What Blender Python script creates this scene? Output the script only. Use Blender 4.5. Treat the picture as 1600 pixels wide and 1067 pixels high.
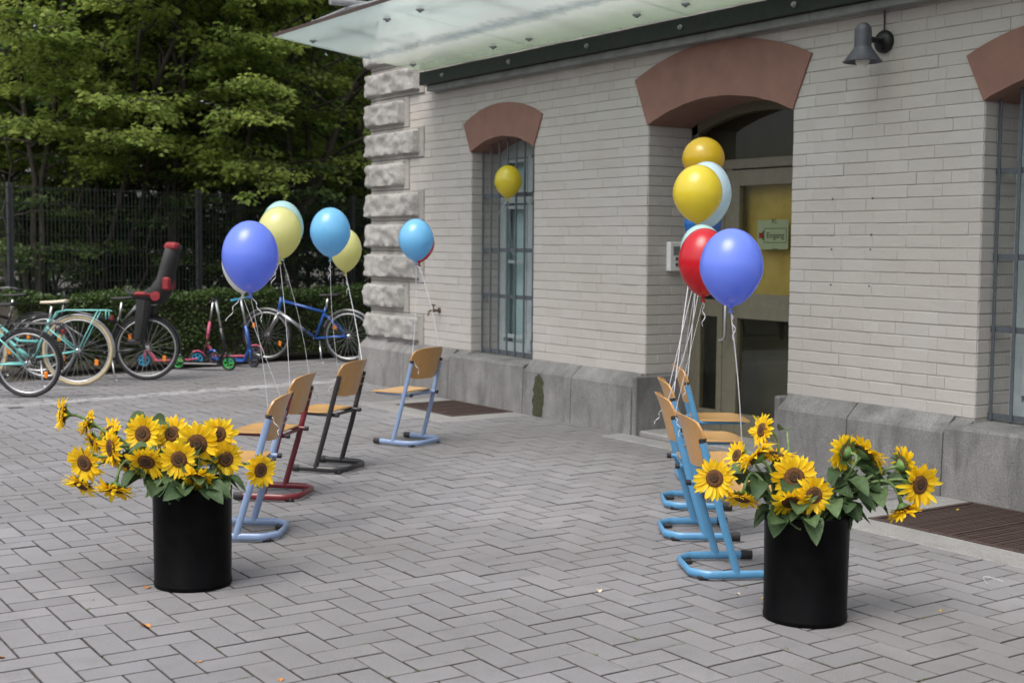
import bpy, math, random
import numpy as np
from mathutils import Vector, Matrix, noise

for o in list(bpy.data.objects): bpy.data.objects.remove(o)
scene = bpy.context.scene
random.seed(7); RNG = np.random.default_rng(7)
R = math.radians

# ------------------------------------------------------------------ camera
W = 0.125                                   # paver width in metres (grid unit of the herringbone)
F = 2055.85; PITCH = R(4.17); ROLL = R(0.486); YAW = R(-33.753); H = 1.46875
GX, GY = -17.736, -40.017                   # camera foot in paver-grid units
cY, sY = math.cos(YAW), math.sin(YAW)
FW = np.array([-sY, cY, 0.0]); RT = np.array([cY, sY, 0.0]); UP = np.array([0, 0, 1.0])
CAM = np.array([0, 0, H])
def ray(u, v):
    a = u-800; b = v-533.5
    cr, sr = math.cos(ROLL), math.sin(ROLL)
    x = (a*cr+b*sr)/F; zz = -(-a*sr+b*cr)/F
    cp, sp = math.cos(PITCH), math.sin(PITCH)
    y = cp+zz*sp; z = -sp+zz*cp
    return np.array([x*cY-y*sY, x*sY+y*cY, z])
def ground(u, v, z=0.0):
    d = ray(u, v); return CAM+d*(z-H)/d[2]
def at(u, v, fwd):                          # point seen at pixel (u, v) at a forward distance
    d = ray(u, v); return CAM+d*fwd/(d@FW)
def onwall(u, v, x):
    d = ray(u, v); return CAM+d*x/d[0]
def pix(p):
    d = np.asarray(p, float)-CAM
    x = d@RT; y = d@FW; z = d[2]
    yy = y*math.cos(PITCH)-z*math.sin(PITCH); zz = y*math.sin(PITCH)+z*math.cos(PITCH)
    if yy < .05: return (-9999, -9999)
    a = F*x/yy; b = -F*zz/yy
    return (800+a*math.cos(ROLL)-b*math.sin(ROLL), 533.5+a*math.sin(ROLL)+b*math.cos(ROLL))
cam_data = bpy.data.cameras.new('camera'); cam = bpy.data.objects.new('camera', cam_data)
scene.collection.objects.link(cam); scene.camera = cam
cam_data.sensor_width = 36; cam_data.lens = F/1600*36; cam_data.clip_start = .05; cam_data.clip_end = 2000
R0 = Vector(RT); fw0 = Vector((-sY*math.cos(PITCH), cY*math.cos(PITCH), -math.sin(PITCH))); U0 = R0.cross(fw0)
rc = math.cos(ROLL)*R0+math.sin(ROLL)*U0; uc = -math.sin(ROLL)*R0+math.cos(ROLL)*U0
cam.matrix_world = Matrix(((rc.x, uc.x, -fw0.x, 0), (rc.y, uc.y, -fw0.y, 0), (rc.z, uc.z, -fw0.z, H), (0, 0, 0, 1)))
cam_data.dof.use_dof = True; cam_data.dof.focus_distance = 5.6; cam_data.dof.aperture_fstop = 4.5

# ------------------------------------------------------------------ sky, sun, exposure
world = bpy.data.worlds.new('World'); scene.world = world; world.use_nodes = True
wn = world.node_tree; bg = wn.nodes['Background']
sky = wn.nodes.new('ShaderNodeTexSky'); sky.sky_type = 'NISHITA'; sky.sun_disc = False
SUN_EL, SUN_AZ = R(60), R(200)              # azimuth measured from +x towards +y
sky.sun_elevation = SUN_EL; sky.sun_rotation = R(90)-SUN_AZ
sky.air_density = 1.0; sky.dust_density = 6.0; sky.ozone_density = 1.0
hs = wn.nodes.new('ShaderNodeHueSaturation'); hs.inputs['Saturation'].default_value = .5
wn.links.new(sky.outputs[0], hs.inputs['Color']); wn.links.new(hs.outputs[0], bg.inputs[0])
bg.inputs[1].default_value = .15
sd = bpy.data.lights.new('sun', 'SUN'); sd.energy = 0.6; sd.angle = R(40); sd.color = (1, .975, .945)
so = bpy.data.objects.new('sun', sd); scene.collection.objects.link(so)
sdir = Vector((math.cos(SUN_EL)*math.cos(SUN_AZ), math.cos(SUN_EL)*math.sin(SUN_AZ), math.sin(SUN_EL)))
so.rotation_euler = sdir.to_track_quat('Z', 'Y').to_euler(); so.location = (0, 0, 30)
scene.view_settings.view_transform = 'Standard'; scene.view_settings.look = 'None'
scene.view_settings.exposure = 0.77; scene.view_settings.gamma = 1; scene.view_settings.use_curve_mapping = False

# ------------------------------------------------------------------ helpers
COL = scene.collection
def link(o, parent=None):
    COL.objects.link(o)
    if parent is not None: o.parent = parent
    return o
def tag(o, label=None, cat=None, group=None, kind=None):
    if label: o['label'] = label
    if cat: o['category'] = cat
    if group: o['group'] = group
    if kind: o['kind'] = kind
    return o
def empty(name, loc=(0, 0, 0), rz=0.0, label=None, cat=None, group=None, kind=None):
    o = bpy.data.objects.new(name, None); o.empty_display_size = .1
    o.location = loc; o.rotation_euler = (0, 0, rz); link(o)
    return tag(o, label, cat, group, kind)
def copy_tree(o, parent=None):
    c = o.copy(); COL.objects.link(c)
    if parent is not None: c.parent = parent
    for ch in list(o.children): copy_tree(ch, c)
    return c

class MB:
    """collects vertices and faces, then links them as ONE mesh object"""
    def __init__(s): s.v = []; s.f = []; s.t = []; s.tone = None
    def add(s, vs, fs):
        b = len(s.v); s.v += [tuple(map(float, p)) for p in vs]; s.f += [tuple(i+b for i in f) for f in fs]
        if s.tone is not None: s.t += [s.tone]*len(vs)
        return s
    def box(s, a, b):
        x0, y0, z0 = a; x1, y1, z1 = b
        return s.add([(x0, y0, z0), (x1, y0, z0), (x1, y1, z0), (x0, y1, z0), (x0, y0, z1), (x1, y0, z1), (x1, y1, z1), (x0, y1, z1)],
              [(0, 3, 2, 1), (4, 5, 6, 7), (0, 1, 5, 4), (1, 2, 6, 5), (2, 3, 7, 6), (3, 0, 4, 7)])
    def cbox(s, a, b, c):
        """box with chamfered edges on all 12 edges (c = chamfer)"""
        lo = np.minimum(a, b); hi = np.maximum(a, b); vs = []; idx = {}
        for k in range(8):
            sg = [(k >> i) & 1 for i in range(3)]
            for ax in range(3):
                p = []
                for i in range(3):
                    e = hi[i] if sg[i] else lo[i]
                    if i != ax: e = e-c if sg[i] else e+c
                    p.append(e)
                idx[(k, ax)] = len(vs); vs.append(p)
        fs = []
        for ax in range(3):
            i, j = [q for q in range(3) if q != ax]
            for sgn in (0, 1):
                ks = []
                for (u, w) in ((0, 0), (1, 0), (1, 1), (0, 1)):
                    ks.append((sgn << ax) | (u << i) | (w << j))
                f = [idx[(k, ax)] for k in ks]
                fs.append(f)
        for ax in range(3):          # edges along axis ax
            i, j = [q for q in range(3) if q != ax]
            for u in (0, 1):
                for w in (0, 1):
                    k0 = (u << i) | (w << j); k1 = k0 | (1 << ax)
                    fs.append([idx[(k0, i)], idx[(k1, i)], idx[(k1, j)], idx[(k0, j)]])
        for k in range(8): fs.append([idx[(k, 0)], idx[(k, 1)], idx[(k, 2)]])
        return s.add(vs, fs)
    def tube(s, pts, r, n=8, cap=True, flat=None, closed=False):
        """tube along points; r scalar or list; flat=(ra, rb, axis): elliptical section, ra along 'axis' projected"""
        P = [Vector(p) for p in pts]; m = len(P)
        rr = r if hasattr(r, '__len__') else [r]*m
        T = []
        for i in range(m):
            if closed: d = P[(i+1) % m]-P[i-1]
            else: d = P[min(i+1, m-1)]-P[max(i-1, 0)]
            T.append(d.normalized())
        if flat: ref = Vector(flat[2])
        else: ref = Vector((0, 0, 1)) if abs(T[0].z) < .9 else Vector((1, 0, 0))
        N = (ref-T[0]*ref.dot(T[0])).normalized(); vs = []; fs = []
        for i in range(m):
            if flat:
                Nn = Vector(flat[2])-T[i]*Vector(flat[2]).dot(T[i])
                if Nn.length > .05: N = Nn.normalized()
            else:
                N = (N-T[i]*N.dot(T[i])).normalized()
            B = T[i].cross(N)
            ra, rb = (flat[0], flat[1]) if flat else (rr[i], rr[i])
            for k in range(n):
                a = 2*math.pi*k/n+(math.pi/n if n == 4 else 0)
                vs.append(P[i]+N*(math.cos(a)*ra)+B*(math.sin(a)*rb))
        for i in range(m if closed else m-1):
            for k in range(n):
                a = i*n+k; b = i*n+(k+1) % n; j = ((i+1) % m)*n
                fs.append((a, b, j+(k+1) % n, j+k))
        if cap and not closed:
            fs.append(tuple(range(n-1, -1, -1))); fs.append(tuple((m-1)*n+k for k in range(n)))
        return s.add(vs, fs)
    def lathe(s, prof, n=24, c=(0, 0, 0), axis=None, closed=False):
        """prof = [(r, z)], around z at c, or around the unit vector axis"""
        M = Matrix.Identity(3)
        if axis is not None: M = Vector((0, 0, 1)).rotation_difference(Vector(axis)).to_matrix()
        vs = []; fs = []; m = len(prof)
        for (r, z) in prof:
            for k in range(n):
                a = 2*math.pi*k/n
                vs.append(Vector(c)+M @ Vector((r*math.cos(a), r*math.sin(a), z)))
        for i in range(m if closed else m-1):
            for k in range(n):
                j = (i+1) % m
                fs.append((i*n+k, i*n+(k+1) % n, j*n+(k+1) % n, j*n+k))
        if not closed:
            if prof[0][0] > 1e-4: fs.append(tuple(range(n-1, -1, -1)))
            if prof[-1][0] > 1e-4: fs.append(tuple((m-1)*n+k for k in range(n)))
        return s.add(vs, fs)
    def torus(s, c, Rr, r, axis=(0, 1, 0), n=40, m=8, rz=None):
        prof = [(Rr+r*math.cos(2*math.pi*k/m), (rz or r)*math.sin(2*math.pi*k/m)) for k in range(m)]
        return s.lathe(prof, n, c, axis, closed=True)
    def mesh(s, name, mats=None, smooth=False):
        me = bpy.data.meshes.new(name); me.from_pydata(s.v, [], s.f)
        if s.t:
            at_ = me.attributes.new('tone', 'FLOAT', 'POINT'); at_.data.foreach_set('value', s.t)
        if mats: me.materials.append(mats)
        if smooth: me.shade_smooth() if hasattr(me, 'shade_smooth') else None
        me.update(); return me
    def build(s, name, mat, parent=None, smooth=False, auto=None):
        me = s.mesh(name, mat, smooth or auto is not None)
        o = bpy.data.objects.new(name, me); link(o, parent)
        if auto is not None:
            me.set_sharp_from_angle(angle=R(auto))
        return o
def fix_normals(o):
    import bmesh
    bm = bmesh.new(); bm.from_mesh(o.data); bmesh.ops.recalc_face_normals(bm, faces=bm.faces); bm.to_mesh(o.data); bm.free()

# ------------------------------------------------------------------ materials
def nmat(name):
    m = bpy.data.materials.new(name); m.use_nodes = True
    nt = m.node_tree; b = nt.nodes['Principled BSDF']
    return m, nt, b
def N(nt, t, **k):
    n = nt.nodes.new(t)
    for a, v in k.items(): setattr(n, a, v)
    return n
def mix_col(nt, fac, a, b, blend='MIX'):
    n = nt.nodes.new('ShaderNodeMix'); n.data_type = 'RGBA'; n.blend_type = blend
    for i, v in ((0, fac), (6, a), (7, b)):
        if hasattr(v, 'links') or hasattr(v, 'is_output'): nt.links.new(v, n.inputs[i])
        elif i == 0: n.inputs[0].default_value = v
        else: n.inputs[i].default_value = (*v, 1) if len(v) == 3 else v
    return n.outputs[2]
def noise_n(nt, scale, detail=4, rough=.6, vec=None):
    n = nt.nodes.new('ShaderNodeTexNoise'); n.inputs['Scale'].default_value = scale
    n.inputs['Detail'].default_value = detail; n.inputs['Roughness'].default_value = rough
    if vec is not None: nt.links.new(vec, n.inputs['Vector'])
    return n.outputs['Fac']
def ramp(nt, fac, a, b, ca=(0, 0, 0), cb=(1, 1, 1)):
    n = nt.nodes.new('ShaderNodeValToRGB'); n.color_ramp.elements[0].position = a; n.color_ramp.elements[1].position = b
    n.color_ramp.elements[0].color = (*ca, 1); n.color_ramp.elements[1].color = (*cb, 1)
    nt.links.new(fac, n.inputs[0]); return n.outputs[0]
def position(nt): return nt.nodes.new('ShaderNodeNewGeometry').outputs['Position']
def objco(nt): return nt.nodes.new('ShaderNodeTexCoord').outputs['Object']
def bump(nt, b, h, strength=.3, dist=.005):
    n = nt.nodes.new('ShaderNodeBump'); n.inputs['Strength'].default_value = strength; n.inputs['Distance'].default_value = dist
    nt.links.new(h, n.inputs['Height']); nt.links.new(n.outputs[0], b.inputs['Normal'])
def setc(b, c): b.inputs['Base Color'].default_value = (*c, 1)

def plain(name, col, rough=.5, metal=0.0, var=.15, scale=30, bmp=0.0, coat=0.0, spec=.5):
    m, nt, b = nmat(name)
    f = noise_n(nt, scale, 4, .6, objco(nt))
    c = mix_col(nt, ramp(nt, f, .3, .7), tuple(x*(1-var) for x in col), tuple(min(1, x*(1+var)) for x in col))
    nt.links.new(c, b.inputs['Base Color']); b.inputs['Roughness'].default_value = rough; b.inputs['Metallic'].default_value = metal
    b.inputs['Coat Weight'].default_value = coat; b.inputs['Specular IOR Level'].default_value = spec
    if bmp: bump(nt, b, noise_n(nt, scale*4, 3, .6, objco(nt)), bmp, .004)
    return m
def tone_out(nt, joined):
    if joined:
        a = nt.nodes.new('ShaderNodeAttribute'); a.attribute_name = 'tone'; return a.outputs['Fac']
    return nt.nodes.new('ShaderNodeObjectInfo').outputs['Random']
def paver_mat(name, joined):
    m, nt, b = nmat(name); p = position(nt)
    t = tone_out(nt, joined)
    base = mix_col(nt, t, (.186, .185, .195), (.232, .230, .240))
    warm = mix_col(nt, ramp(nt, noise_n(nt, .55, 3, .6, p), .35, .7), base, (.15, .147, .147))
    fine = noise_n(nt, 260, 3, .7, p)
    c = mix_col(nt, .55, warm, ramp(nt, fine, .25, .75, (.2, .2, .2), (.8, .8, .8)), 'OVERLAY')
    st = ramp(nt, noise_n(nt, 6, 5, .65, p), .52, .75)
    c = mix_col(nt, mul(nt, st, .35), c, (.105, .102, .10))
    nt.links.new(c, b.inputs['Base Color']); b.inputs['Roughness'].default_value = .82; b.inputs['Specular IOR Level'].default_value = .3
    bump(nt, b, fine, .35, .003)
    return m
def mul(nt, a, k):
    n = nt.nodes.new('ShaderNodeMath'); n.operation = 'MULTIPLY'; nt.links.new(a, n.inputs[0]); n.inputs[1].default_value = k
    return n.outputs[0]
def brick_mat(name, joined):
    m, nt, b = nmat(name); p = position(nt); t = tone_out(nt, joined)
    c = mix_col(nt, t, (.415, .392, .368), (.452, .43, .405))
    c = mix_col(nt, mul(nt, ramp(nt, noise_n(nt, 1.3, 5, .65, p), .42, .72), .7), c, (.40, .365, .33))
    c = mix_col(nt, mul(nt, ramp(nt, noise_n(nt, 24, 5, .7, p), .58, .8), .4), c, (.32, .295, .27))
    nt.links.new(c, b.inputs['Base Color']); b.inputs['Roughness'].default_value = .62
    bump(nt, b, noise_n(nt, 45, 4, .6, p), .5, .006)
    return m
def stone_mat(name, lo, hi, speck=180, stain=.5, bmp=.6, zgrime=True):
    m, nt, b = nmat(name); p = position(nt)
    c = mix_col(nt, ramp(nt, noise_n(nt, 2.2, 5, .65, p), .3, .7), lo, hi)
    fine = noise_n(nt, speck, 3, .7, p)
    c = mix_col(nt, .6, c, ramp(nt, fine, .3, .7, (.18, .18, .18), (.82, .82, .82)), 'OVERLAY')
    mp = nt.nodes.new('ShaderNodeMapping'); mp.inputs['Scale'].default_value = (3, 3, .7); nt.links.new(p, mp.inputs[0])
    c = mix_col(nt, mul(nt, ramp(nt, noise_n(nt, 1.6, 6, .7, mp.outputs[0]), .48, .75), stain), c, tuple(x*.45 for x in lo))
    nt.links.new(c, b.inputs['Base Color']); b.inputs['Roughness'].default_value = .85
    bump(nt, b, fine, bmp, .004)
    return m
def leaf_mat(name, ca, cb, trans=.35, rough=.45, relief=False):
    m, nt, b = nmat(name)
    a = nt.nodes.new('ShaderNodeAttribute'); a.attribute_name = 'tone'
    c = mix_col(nt, a.outputs['Fac'], ca, cb)
    nt.links.new(c, b.inputs['Base Color']); b.inputs['Roughness'].default_value = rough; b.inputs['Specular IOR Level'].default_value = .35
    if relief:
        p = objco(nt); c = mix_col(nt, mul(nt, ramp(nt, noise_n(nt, 55, 4, .65, p), .35, .7), .55), c, tuple(x*.5 for x in ca)); nt.links.new(c, b.inputs['Base Color'])
        bump(nt, b, noise_n(nt, 110, 3, .6, p), .9, .004)
    tr = nt.nodes.new('ShaderNodeBsdfTranslucent'); nt.links.new(c, tr.inputs[0])
    mx = nt.nodes.new('ShaderNodeMixShader'); mx.inputs[0].default_value = trans
    nt.links.new(b.outputs[0], mx.inputs[1]); nt.links.new(tr.outputs[0], mx.inputs[2])
    nt.links.new(mx.outputs[0], nt.nodes['Material Output'].inputs[0])
    return m
def schlick(nt, f0=.045):
    lw = nt.nodes.new('ShaderNodeLayerWeight'); lw.inputs[0].default_value = .5
    p = nt.nodes.new('ShaderNodeMath'); p.operation = 'POWER'; nt.links.new(lw.outputs['Facing'], p.inputs[0]); p.inputs[1].default_value = 5
    m = nt.nodes.new('ShaderNodeMath'); m.operation = 'MULTIPLY_ADD'; nt.links.new(p.outputs[0], m.inputs[0]); m.inputs[1].default_value = 1-f0; m.inputs[2].default_value = f0
    return m.outputs[0]
def glass_mat(name, tint, refl=.5, rough=.02, dirt=0.0):
    m, nt, b = nmat(name); nt.nodes.remove(b)
    tr = nt.nodes.new('ShaderNodeBsdfTransparent'); tr.inputs[0].default_value = (*tint, 1)
    gl = nt.nodes.new('ShaderNodeBsdfGlossy'); gl.inputs['Roughness'].default_value = rough; gl.inputs[0].default_value = (.9, .95, .95, 1)
    fr = schlick(nt)
    mx = nt.nodes.new('ShaderNodeMixShader'); nt.links.new(fr, mx.inputs[0])
    nt.links.new(tr.outputs[0], mx.inputs[1]); nt.links.new(gl.outputs[0], mx.inputs[2])
    nt.links.new(mx.outputs[0], nt.nodes['Material Output'].inputs[0])
    return m
def canopy_mat():
    m, nt, b = nmat('canopy_glass'); nt.nodes.remove(b); p = position(nt)
    tr = nt.nodes.new('ShaderNodeBsdfTransparent'); tr.inputs[0].default_value = (.86, .94, .935, 1)
    tl = nt.nodes.new('ShaderNodeBsdfTranslucent'); df = nt.nodes.new('ShaderNodeBsdfDiffuse')
    sep = nt.nodes.new('ShaderNodeSeparateXYZ'); nt.links.new(p, sep.inputs[0])
    # run-off dirt: a ragged dark line and green film along the wall side of the glass
    nz = noise_n(nt, 5, 6, .75, p)
    ad = nt.nodes.new('ShaderNodeMath'); ad.operation = 'MULTIPLY_ADD'; nt.links.new(nz, ad.inputs[0]); ad.inputs[1].default_value = .28; nt.links.new(sep.outputs[0], ad.inputs[2])
    band = nt.nodes.new('ShaderNodeValToRGB'); cr = band.color_ramp
    cr.elements[0].position = 0; cr.elements[0].color = (.84, .92, .90, 1); cr.elements[1].position = 1; cr.elements[1].color = (.42, .50, .36, 1)
    for pos, col in ((.42, (.84, .92, .90, 1)), (.52, (.86, .89, .87, 1)), (.60, (.36, .42, .44, 1)), (.66, (.80, .83, .78, 1)), (.80, (.60, .64, .55, 1))):
        e = cr.elements.new(pos); e.color = col
    mr = nt.nodes.new('ShaderNodeMapRange'); mr.inputs[1].default_value = 5.0; mr.inputs[2].default_value = 6.6
    nt.links.new(ad.outputs[0], mr.inputs[0]); nt.links.new(mr.outputs[0], band.inputs[0])
    nt.links.new(band.outputs[0], tl.inputs[0]); nt.links.new(band.outputs[0], df.inputs[0])
    d2 = nt.nodes.new('ShaderNodeMixShader'); d2.inputs[0].default_value = .25; nt.links.new(tl.outputs[0], d2.inputs[1]); nt.links.new(df.outputs[0], d2.inputs[2])
    mx = nt.nodes.new('ShaderNodeMixShader'); nt.links.new(tr.outputs[0], mx.inputs[1]); nt.links.new(d2.outputs[0], mx.inputs[2])
    fac = nt.nodes.new('ShaderNodeMapRange'); fac.inputs[3].default_value = .40; fac.inputs[4].default_value = .56
    nt.links.new(mr.outputs[0], fac.inputs[0]); nt.links.new(fac.outputs[0], mx.inputs[0])
    gl = nt.nodes.new('ShaderNodeBsdfGlossy'); gl.inputs['Roughness'].default_value = .05
    fr = schlick(nt)
    m2 = nt.nodes.new('ShaderNodeMixShader'); nt.links.new(fr, m2.inputs[0]); nt.links.new(mx.outputs[0], m2.inputs[1]); nt.links.new(gl.outputs[0], m2.inputs[2])
    nt.links.new(m2.outputs[0], nt.nodes['Material Output'].inputs[0])
    return m
def balloon_mat(name, col):
    m, nt, b = nmat(name); setc(b, col); b.inputs['Roughness'].default_value = .22; b.inputs['Coat Weight'].default_value = .6; b.inputs['Coat Roughness'].default_value = .08
    tr = nt.nodes.new('ShaderNodeBsdfTranslucent'); tr.inputs[0].default_value = (*col, 1)
    mx = nt.nodes.new('ShaderNodeMixShader'); mx.inputs[0].default_value = .4
    nt.links.new(b.outputs[0], mx.inputs[1]); nt.links.new(tr.outputs[0], mx.inputs[2]); nt.links.new(mx.outputs[0], nt.nodes['Material Output'].inputs[0])
    return m

M = {}
M['paver'] = paver_mat('paver_concrete', False); M['paver_j'] = paver_mat('paver_concrete_far', True)
M['brick'] = brick_mat('painted_brick', False); M['brick_j'] = brick_mat('painted_brick_far', True)
M['mortar'] = plain('painted_mortar', (.33, .312, .288), .8, var=.08, scale=8, bmp=.3)
M['joint'] = plain('joint_sand_shade', (.05, .047, .045), .95, var=.3, scale=20)  # dark sand of the beds; on paver sides also painted gap shade
M['edge'] = plain('paver_shaded_edge', (.115, .112, .11), .95, var=.3, scale=20)  # joint shade put into the arris colour, along with some dirt
M['soil'] = plain('woodland_soil', (.045, .04, .028), .95, var=.4, scale=3, bmp=.5)
M['plinth'] = stone_mat('plinth_stone', (.13, .128, .125), (.235, .232, .226), 120, .85)
M['quoin'] = stone_mat('quoin_stone', (.25, .243, .23), (.36, .352, .335), 90, .35, .8)
M['quoin_m'] = stone_mat('quoin_margin', (.27, .255, .235), (.34, .325, .30), 120, .3, .3)
M['concrete'] = stone_mat('concrete_border', (.20, .198, .192), (.26, .257, .25), 150, .4, .3)
M['arch'] = plain('brown_arch_paint', (.225, .118, .09), .75, var=.1, scale=6, bmp=.25)
M['grate'] = plain('rusty_grate_steel', (.062, .04, .034), .7, .2, var=.35, scale=25, bmp=.4)
M['cobble'] = stone_mat('gutter_granite', (.22, .22, .225), (.31, .31, .315), 140, .3)
M['steel_black'] = plain('black_green_steel', (.012, .018, .016), .4, .3, var=.3, scale=12)
M['ledge'] = plain('grey_ledge_zinc', (.22, .235, .225), .55, .2, var=.2, scale=7)
M['chrome'] = plain('bright_steel', (.65, .65, .66), .22, 1.0, var=.05)
M['galv'] = plain('galvanised_steel', (.30, .31, .32), .5, .6, var=.2, scale=20)
M['grille'] = plain('grille_grey_paint', (.075, .088, .10), .5, .1, var=.2, scale=30)
M['winframe'] = plain('window_frame_paint', (.34, .39, .40), .5, var=.1, scale=20)
M['curtain'] = plain('pale_blue_blind', (.52, .63, .64), .7, var=.08, scale=6)
M['glass'] = glass_mat('window_glass', (.92, .96, .96))
M['canopy'] = canopy_mat()
M['doorframe'] = plain('olive_door_metal', (.135, .125, .088), .42, .1, var=.1, scale=20)
M['doorglass'] = glass_mat('door_glass', (.86, .86, .78))
M['ochre'] = plain('ochre_interior_panel', (.52, .40, .13), .8, var=.15, scale=5)  # colour of a lit interior, for the panel added behind the door
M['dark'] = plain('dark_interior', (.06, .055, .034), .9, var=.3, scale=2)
M['lampgrey'] = plain('lamp_grey_metal', (.085, .085, .105), .4, .2, var=.15)
M['lampblack'] = plain('lamp_black_metal', (.012, .012, .014), .4, .2)
M['opal'] = plain('opal_glass', (.62, .62, .58), .25, var=.03)
M['brass'] = plain('old_brass', (.16, .12, .09), .4, .8, var=.3)
M['white'] = plain('white_plastic', (.66, .66, .65), .4, var=.04)
M['paper'] = plain('paper_sheet', (.42, .50, .44), .8, var=.04)
M['ink'] = plain('printed_ink', (.02, .03, .03), .7)
M['inkred'] = plain('printed_red', (.35, .03, .02), .7)
M['binblack'] = plain('black_bin_plastic', (.003, .003, .0034), .34, var=.3, scale=14, spec=.05)
M['rubber'] = plain('black_rubber', (.014, .014, .015), .6, var=.2)
M['tan'] = plain('tan_tyre', (.42, .35, .22), .7, var=.12)
M['teal'] = plain('teal_paint', (.16, .50, .47), .3, var=.05, coat=.4)
M['blackpaint'] = plain('black_paint', (.012, .012, .014), .3, coat=.4)
M['bluepaint'] = plain('blue_paint', (.02, .085, .33), .3, coat=.4)
M['silver'] = plain('silver_alloy', (.55, .56, .57), .3, .9, var=.08)
M['beige'] = plain('beige_leather', (.58, .50, .38), .5, var=.1)
M['redcloth'] = plain('red_cloth', (.22, .014, .02), .7, var=.25)
M['orange'] = plain('orange_reflector', (.75, .22, .02), .25, var=.05)
M['pink'] = plain('pink_paint', (.50, .10, .17), .35, var=.08)
M['green'] = plain('green_plastic', (.06, .45, .10), .35, var=.08)
M['cyan'] = plain('cyan_plastic', (.03, .30, .50), .35, var=.08)
M['ribbon'] = plain('silver_ribbon', (.62, .63, .68), .25, .3, var=.1)
M['bark'] = plain('bark', (.055, .046, .036), .9, var=.35, scale=12, bmp=.6)
M['moss'] = plain('moss', (.042, .045, .02), .95, var=.6, scale=60, bmp=.8)
M['fencepost'] = plain('fence_post_steel', (.04, .045, .047), .5, .2, var=.2)
M['fence'] = plain('fence_green_steel', (.018, .025, .022), .5, .1, var=.2)
M['disc'] = plain('sunflower_disc', (.12, .05, .013), .9, var=.5, scale=160, bmp=1.0)
M['disc_in'] = plain('sunflower_disc_centre', (.06, .03, .012), .9, var=.4, scale=160, bmp=1.0)
M['petal'] = leaf_mat('sunflower_petal', (.86, .55, .008), (.93, .70, .03), .4, .5)
M['sleaf'] = leaf_mat('sunflower_leaf', (.04, .08, .03), (.11, .175, .07), .2, .55, True)
M['sstem'] = plain('sunflower_stem', (.12, .19, .065), .65, var=.3, scale=60)
M['sepal'] = plain('sunflower_sepal', (.10, .20, .05), .6, var=.3)
M['fallen'] = plain('fallen_leaf', (.45, .19, .05), .7, var=.3)
M['leafA'] = leaf_mat('tree_leaf', (.12, .21, .045), (.40, .47, .11), .6, .42)
M['leafC'] = leaf_mat('cool_leaf', (.085, .17, .06), (.24, .34, .13), .55, .4)
M['leafB'] = leaf_mat('dark_leaf', (.045, .09, .026), (.13, .20, .055), .55, .42)
M['leafH'] = leaf_mat('hedge_leaf', (.028, .06, .014), (.07, .115, .026), .25, .45)
M['weed'] = leaf_mat('weed_green', (.06, .11, .02), (.12, .18, .04), .3, .5)

# ------------------------------------------------------------------ ground
g = MB(); g.add([(-400, -400, -.06), (500, -400, -.06), (500, 600, -.06), (-400, 600, -.06)], [(0, 1, 2, 3)])
tag(g.build('ground', M['soil']), kind='structure')
XP, XB, XM = 6.45, 6.56, 6.5655               # plinth face, brick face, mortar face
def gut_y(x): return 12.22+(x-2.68)*.147      # gutter row
def back_y(x): return 14.35+(x-3.1)*.24       # far edge of the paved yard
paving = MB().add([(-30, -20, -.0055), (6.9, -20, -.0055), (6.9, gut_y(6.9), -.0055), (-30, gut_y(-30), -.0055)], [(0, 1, 2, 3)]).build('paving', M['joint'])
tag(paving, kind='structure')
GRATES = [(5.80, 6.44, 9.60, 10.60), (5.56, 6.44, 3.80, 4.81)]
BORD = .26
def in_rect(x, y, r, m=0): return r[0]-m < x < r[1]+m and r[2]-m < y < r[3]+m
SLAB = (6.22, 6.46, 6.30, 8.05)
def paver_ok(cx, cy, hx, hy):
    if cx > XP+.1: return False
    for r in GRATES:
        if r[0]-hx-.03 < cx < r[1]+hx and r[2]-hy-.03 < cy < r[3]+hy+.03: return False
    if SLAB[0] < cx-hx and SLAB[2] < cy-hy and cy+hy < SLAB[3]: return False
    if cy > gut_y(cx)-.11: return False
    return True
def paver_mesh(lx, ly, seed):
    rr = random.Random(seed); j = .0036; c = .0024; hx, hy = lx/2-j, ly/2-j
    q = [[(-hx, -hy), (hx, -hy), (hx, hy), (-hx, hy)]]
    jit = [(rr.uniform(-.0012, .0012), rr.uniform(-.0012, .0012)) for _ in range(4)]
    o = [(x+a, y+b) for (x, y), (a, b) in zip(q[0], jit)]
    i = [(x-math.copysign(c, x), y-math.copysign(c, y)) for x, y in o]
    vs = [(x, y, -.05) for x, y in o]+[(x, y, -.0022) for x, y in o]+[(x, y, 0) for x, y in i]
    fs = []
    for b in (0, 4):
        for k in range(4): fs.append((b+k, b+(k+1) % 4, b+4+(k+1) % 4, b+4+k))
    fs.append((8, 9, 10, 11)); return vs, fs
pv = {}
for kind, (lx, ly) in (('A', (2*W, W)), ('B', (W, 2*W))):
    pv[kind] = [paver_mesh(lx, ly, 10*i+(kind == 'B')) for i in range(4)]
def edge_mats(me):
    """the sides and arrises of each paver carry joint sand colour and painted gap shade"""
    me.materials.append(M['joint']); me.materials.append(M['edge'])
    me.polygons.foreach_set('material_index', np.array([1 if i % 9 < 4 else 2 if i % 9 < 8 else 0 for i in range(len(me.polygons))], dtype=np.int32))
cells = []
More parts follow.
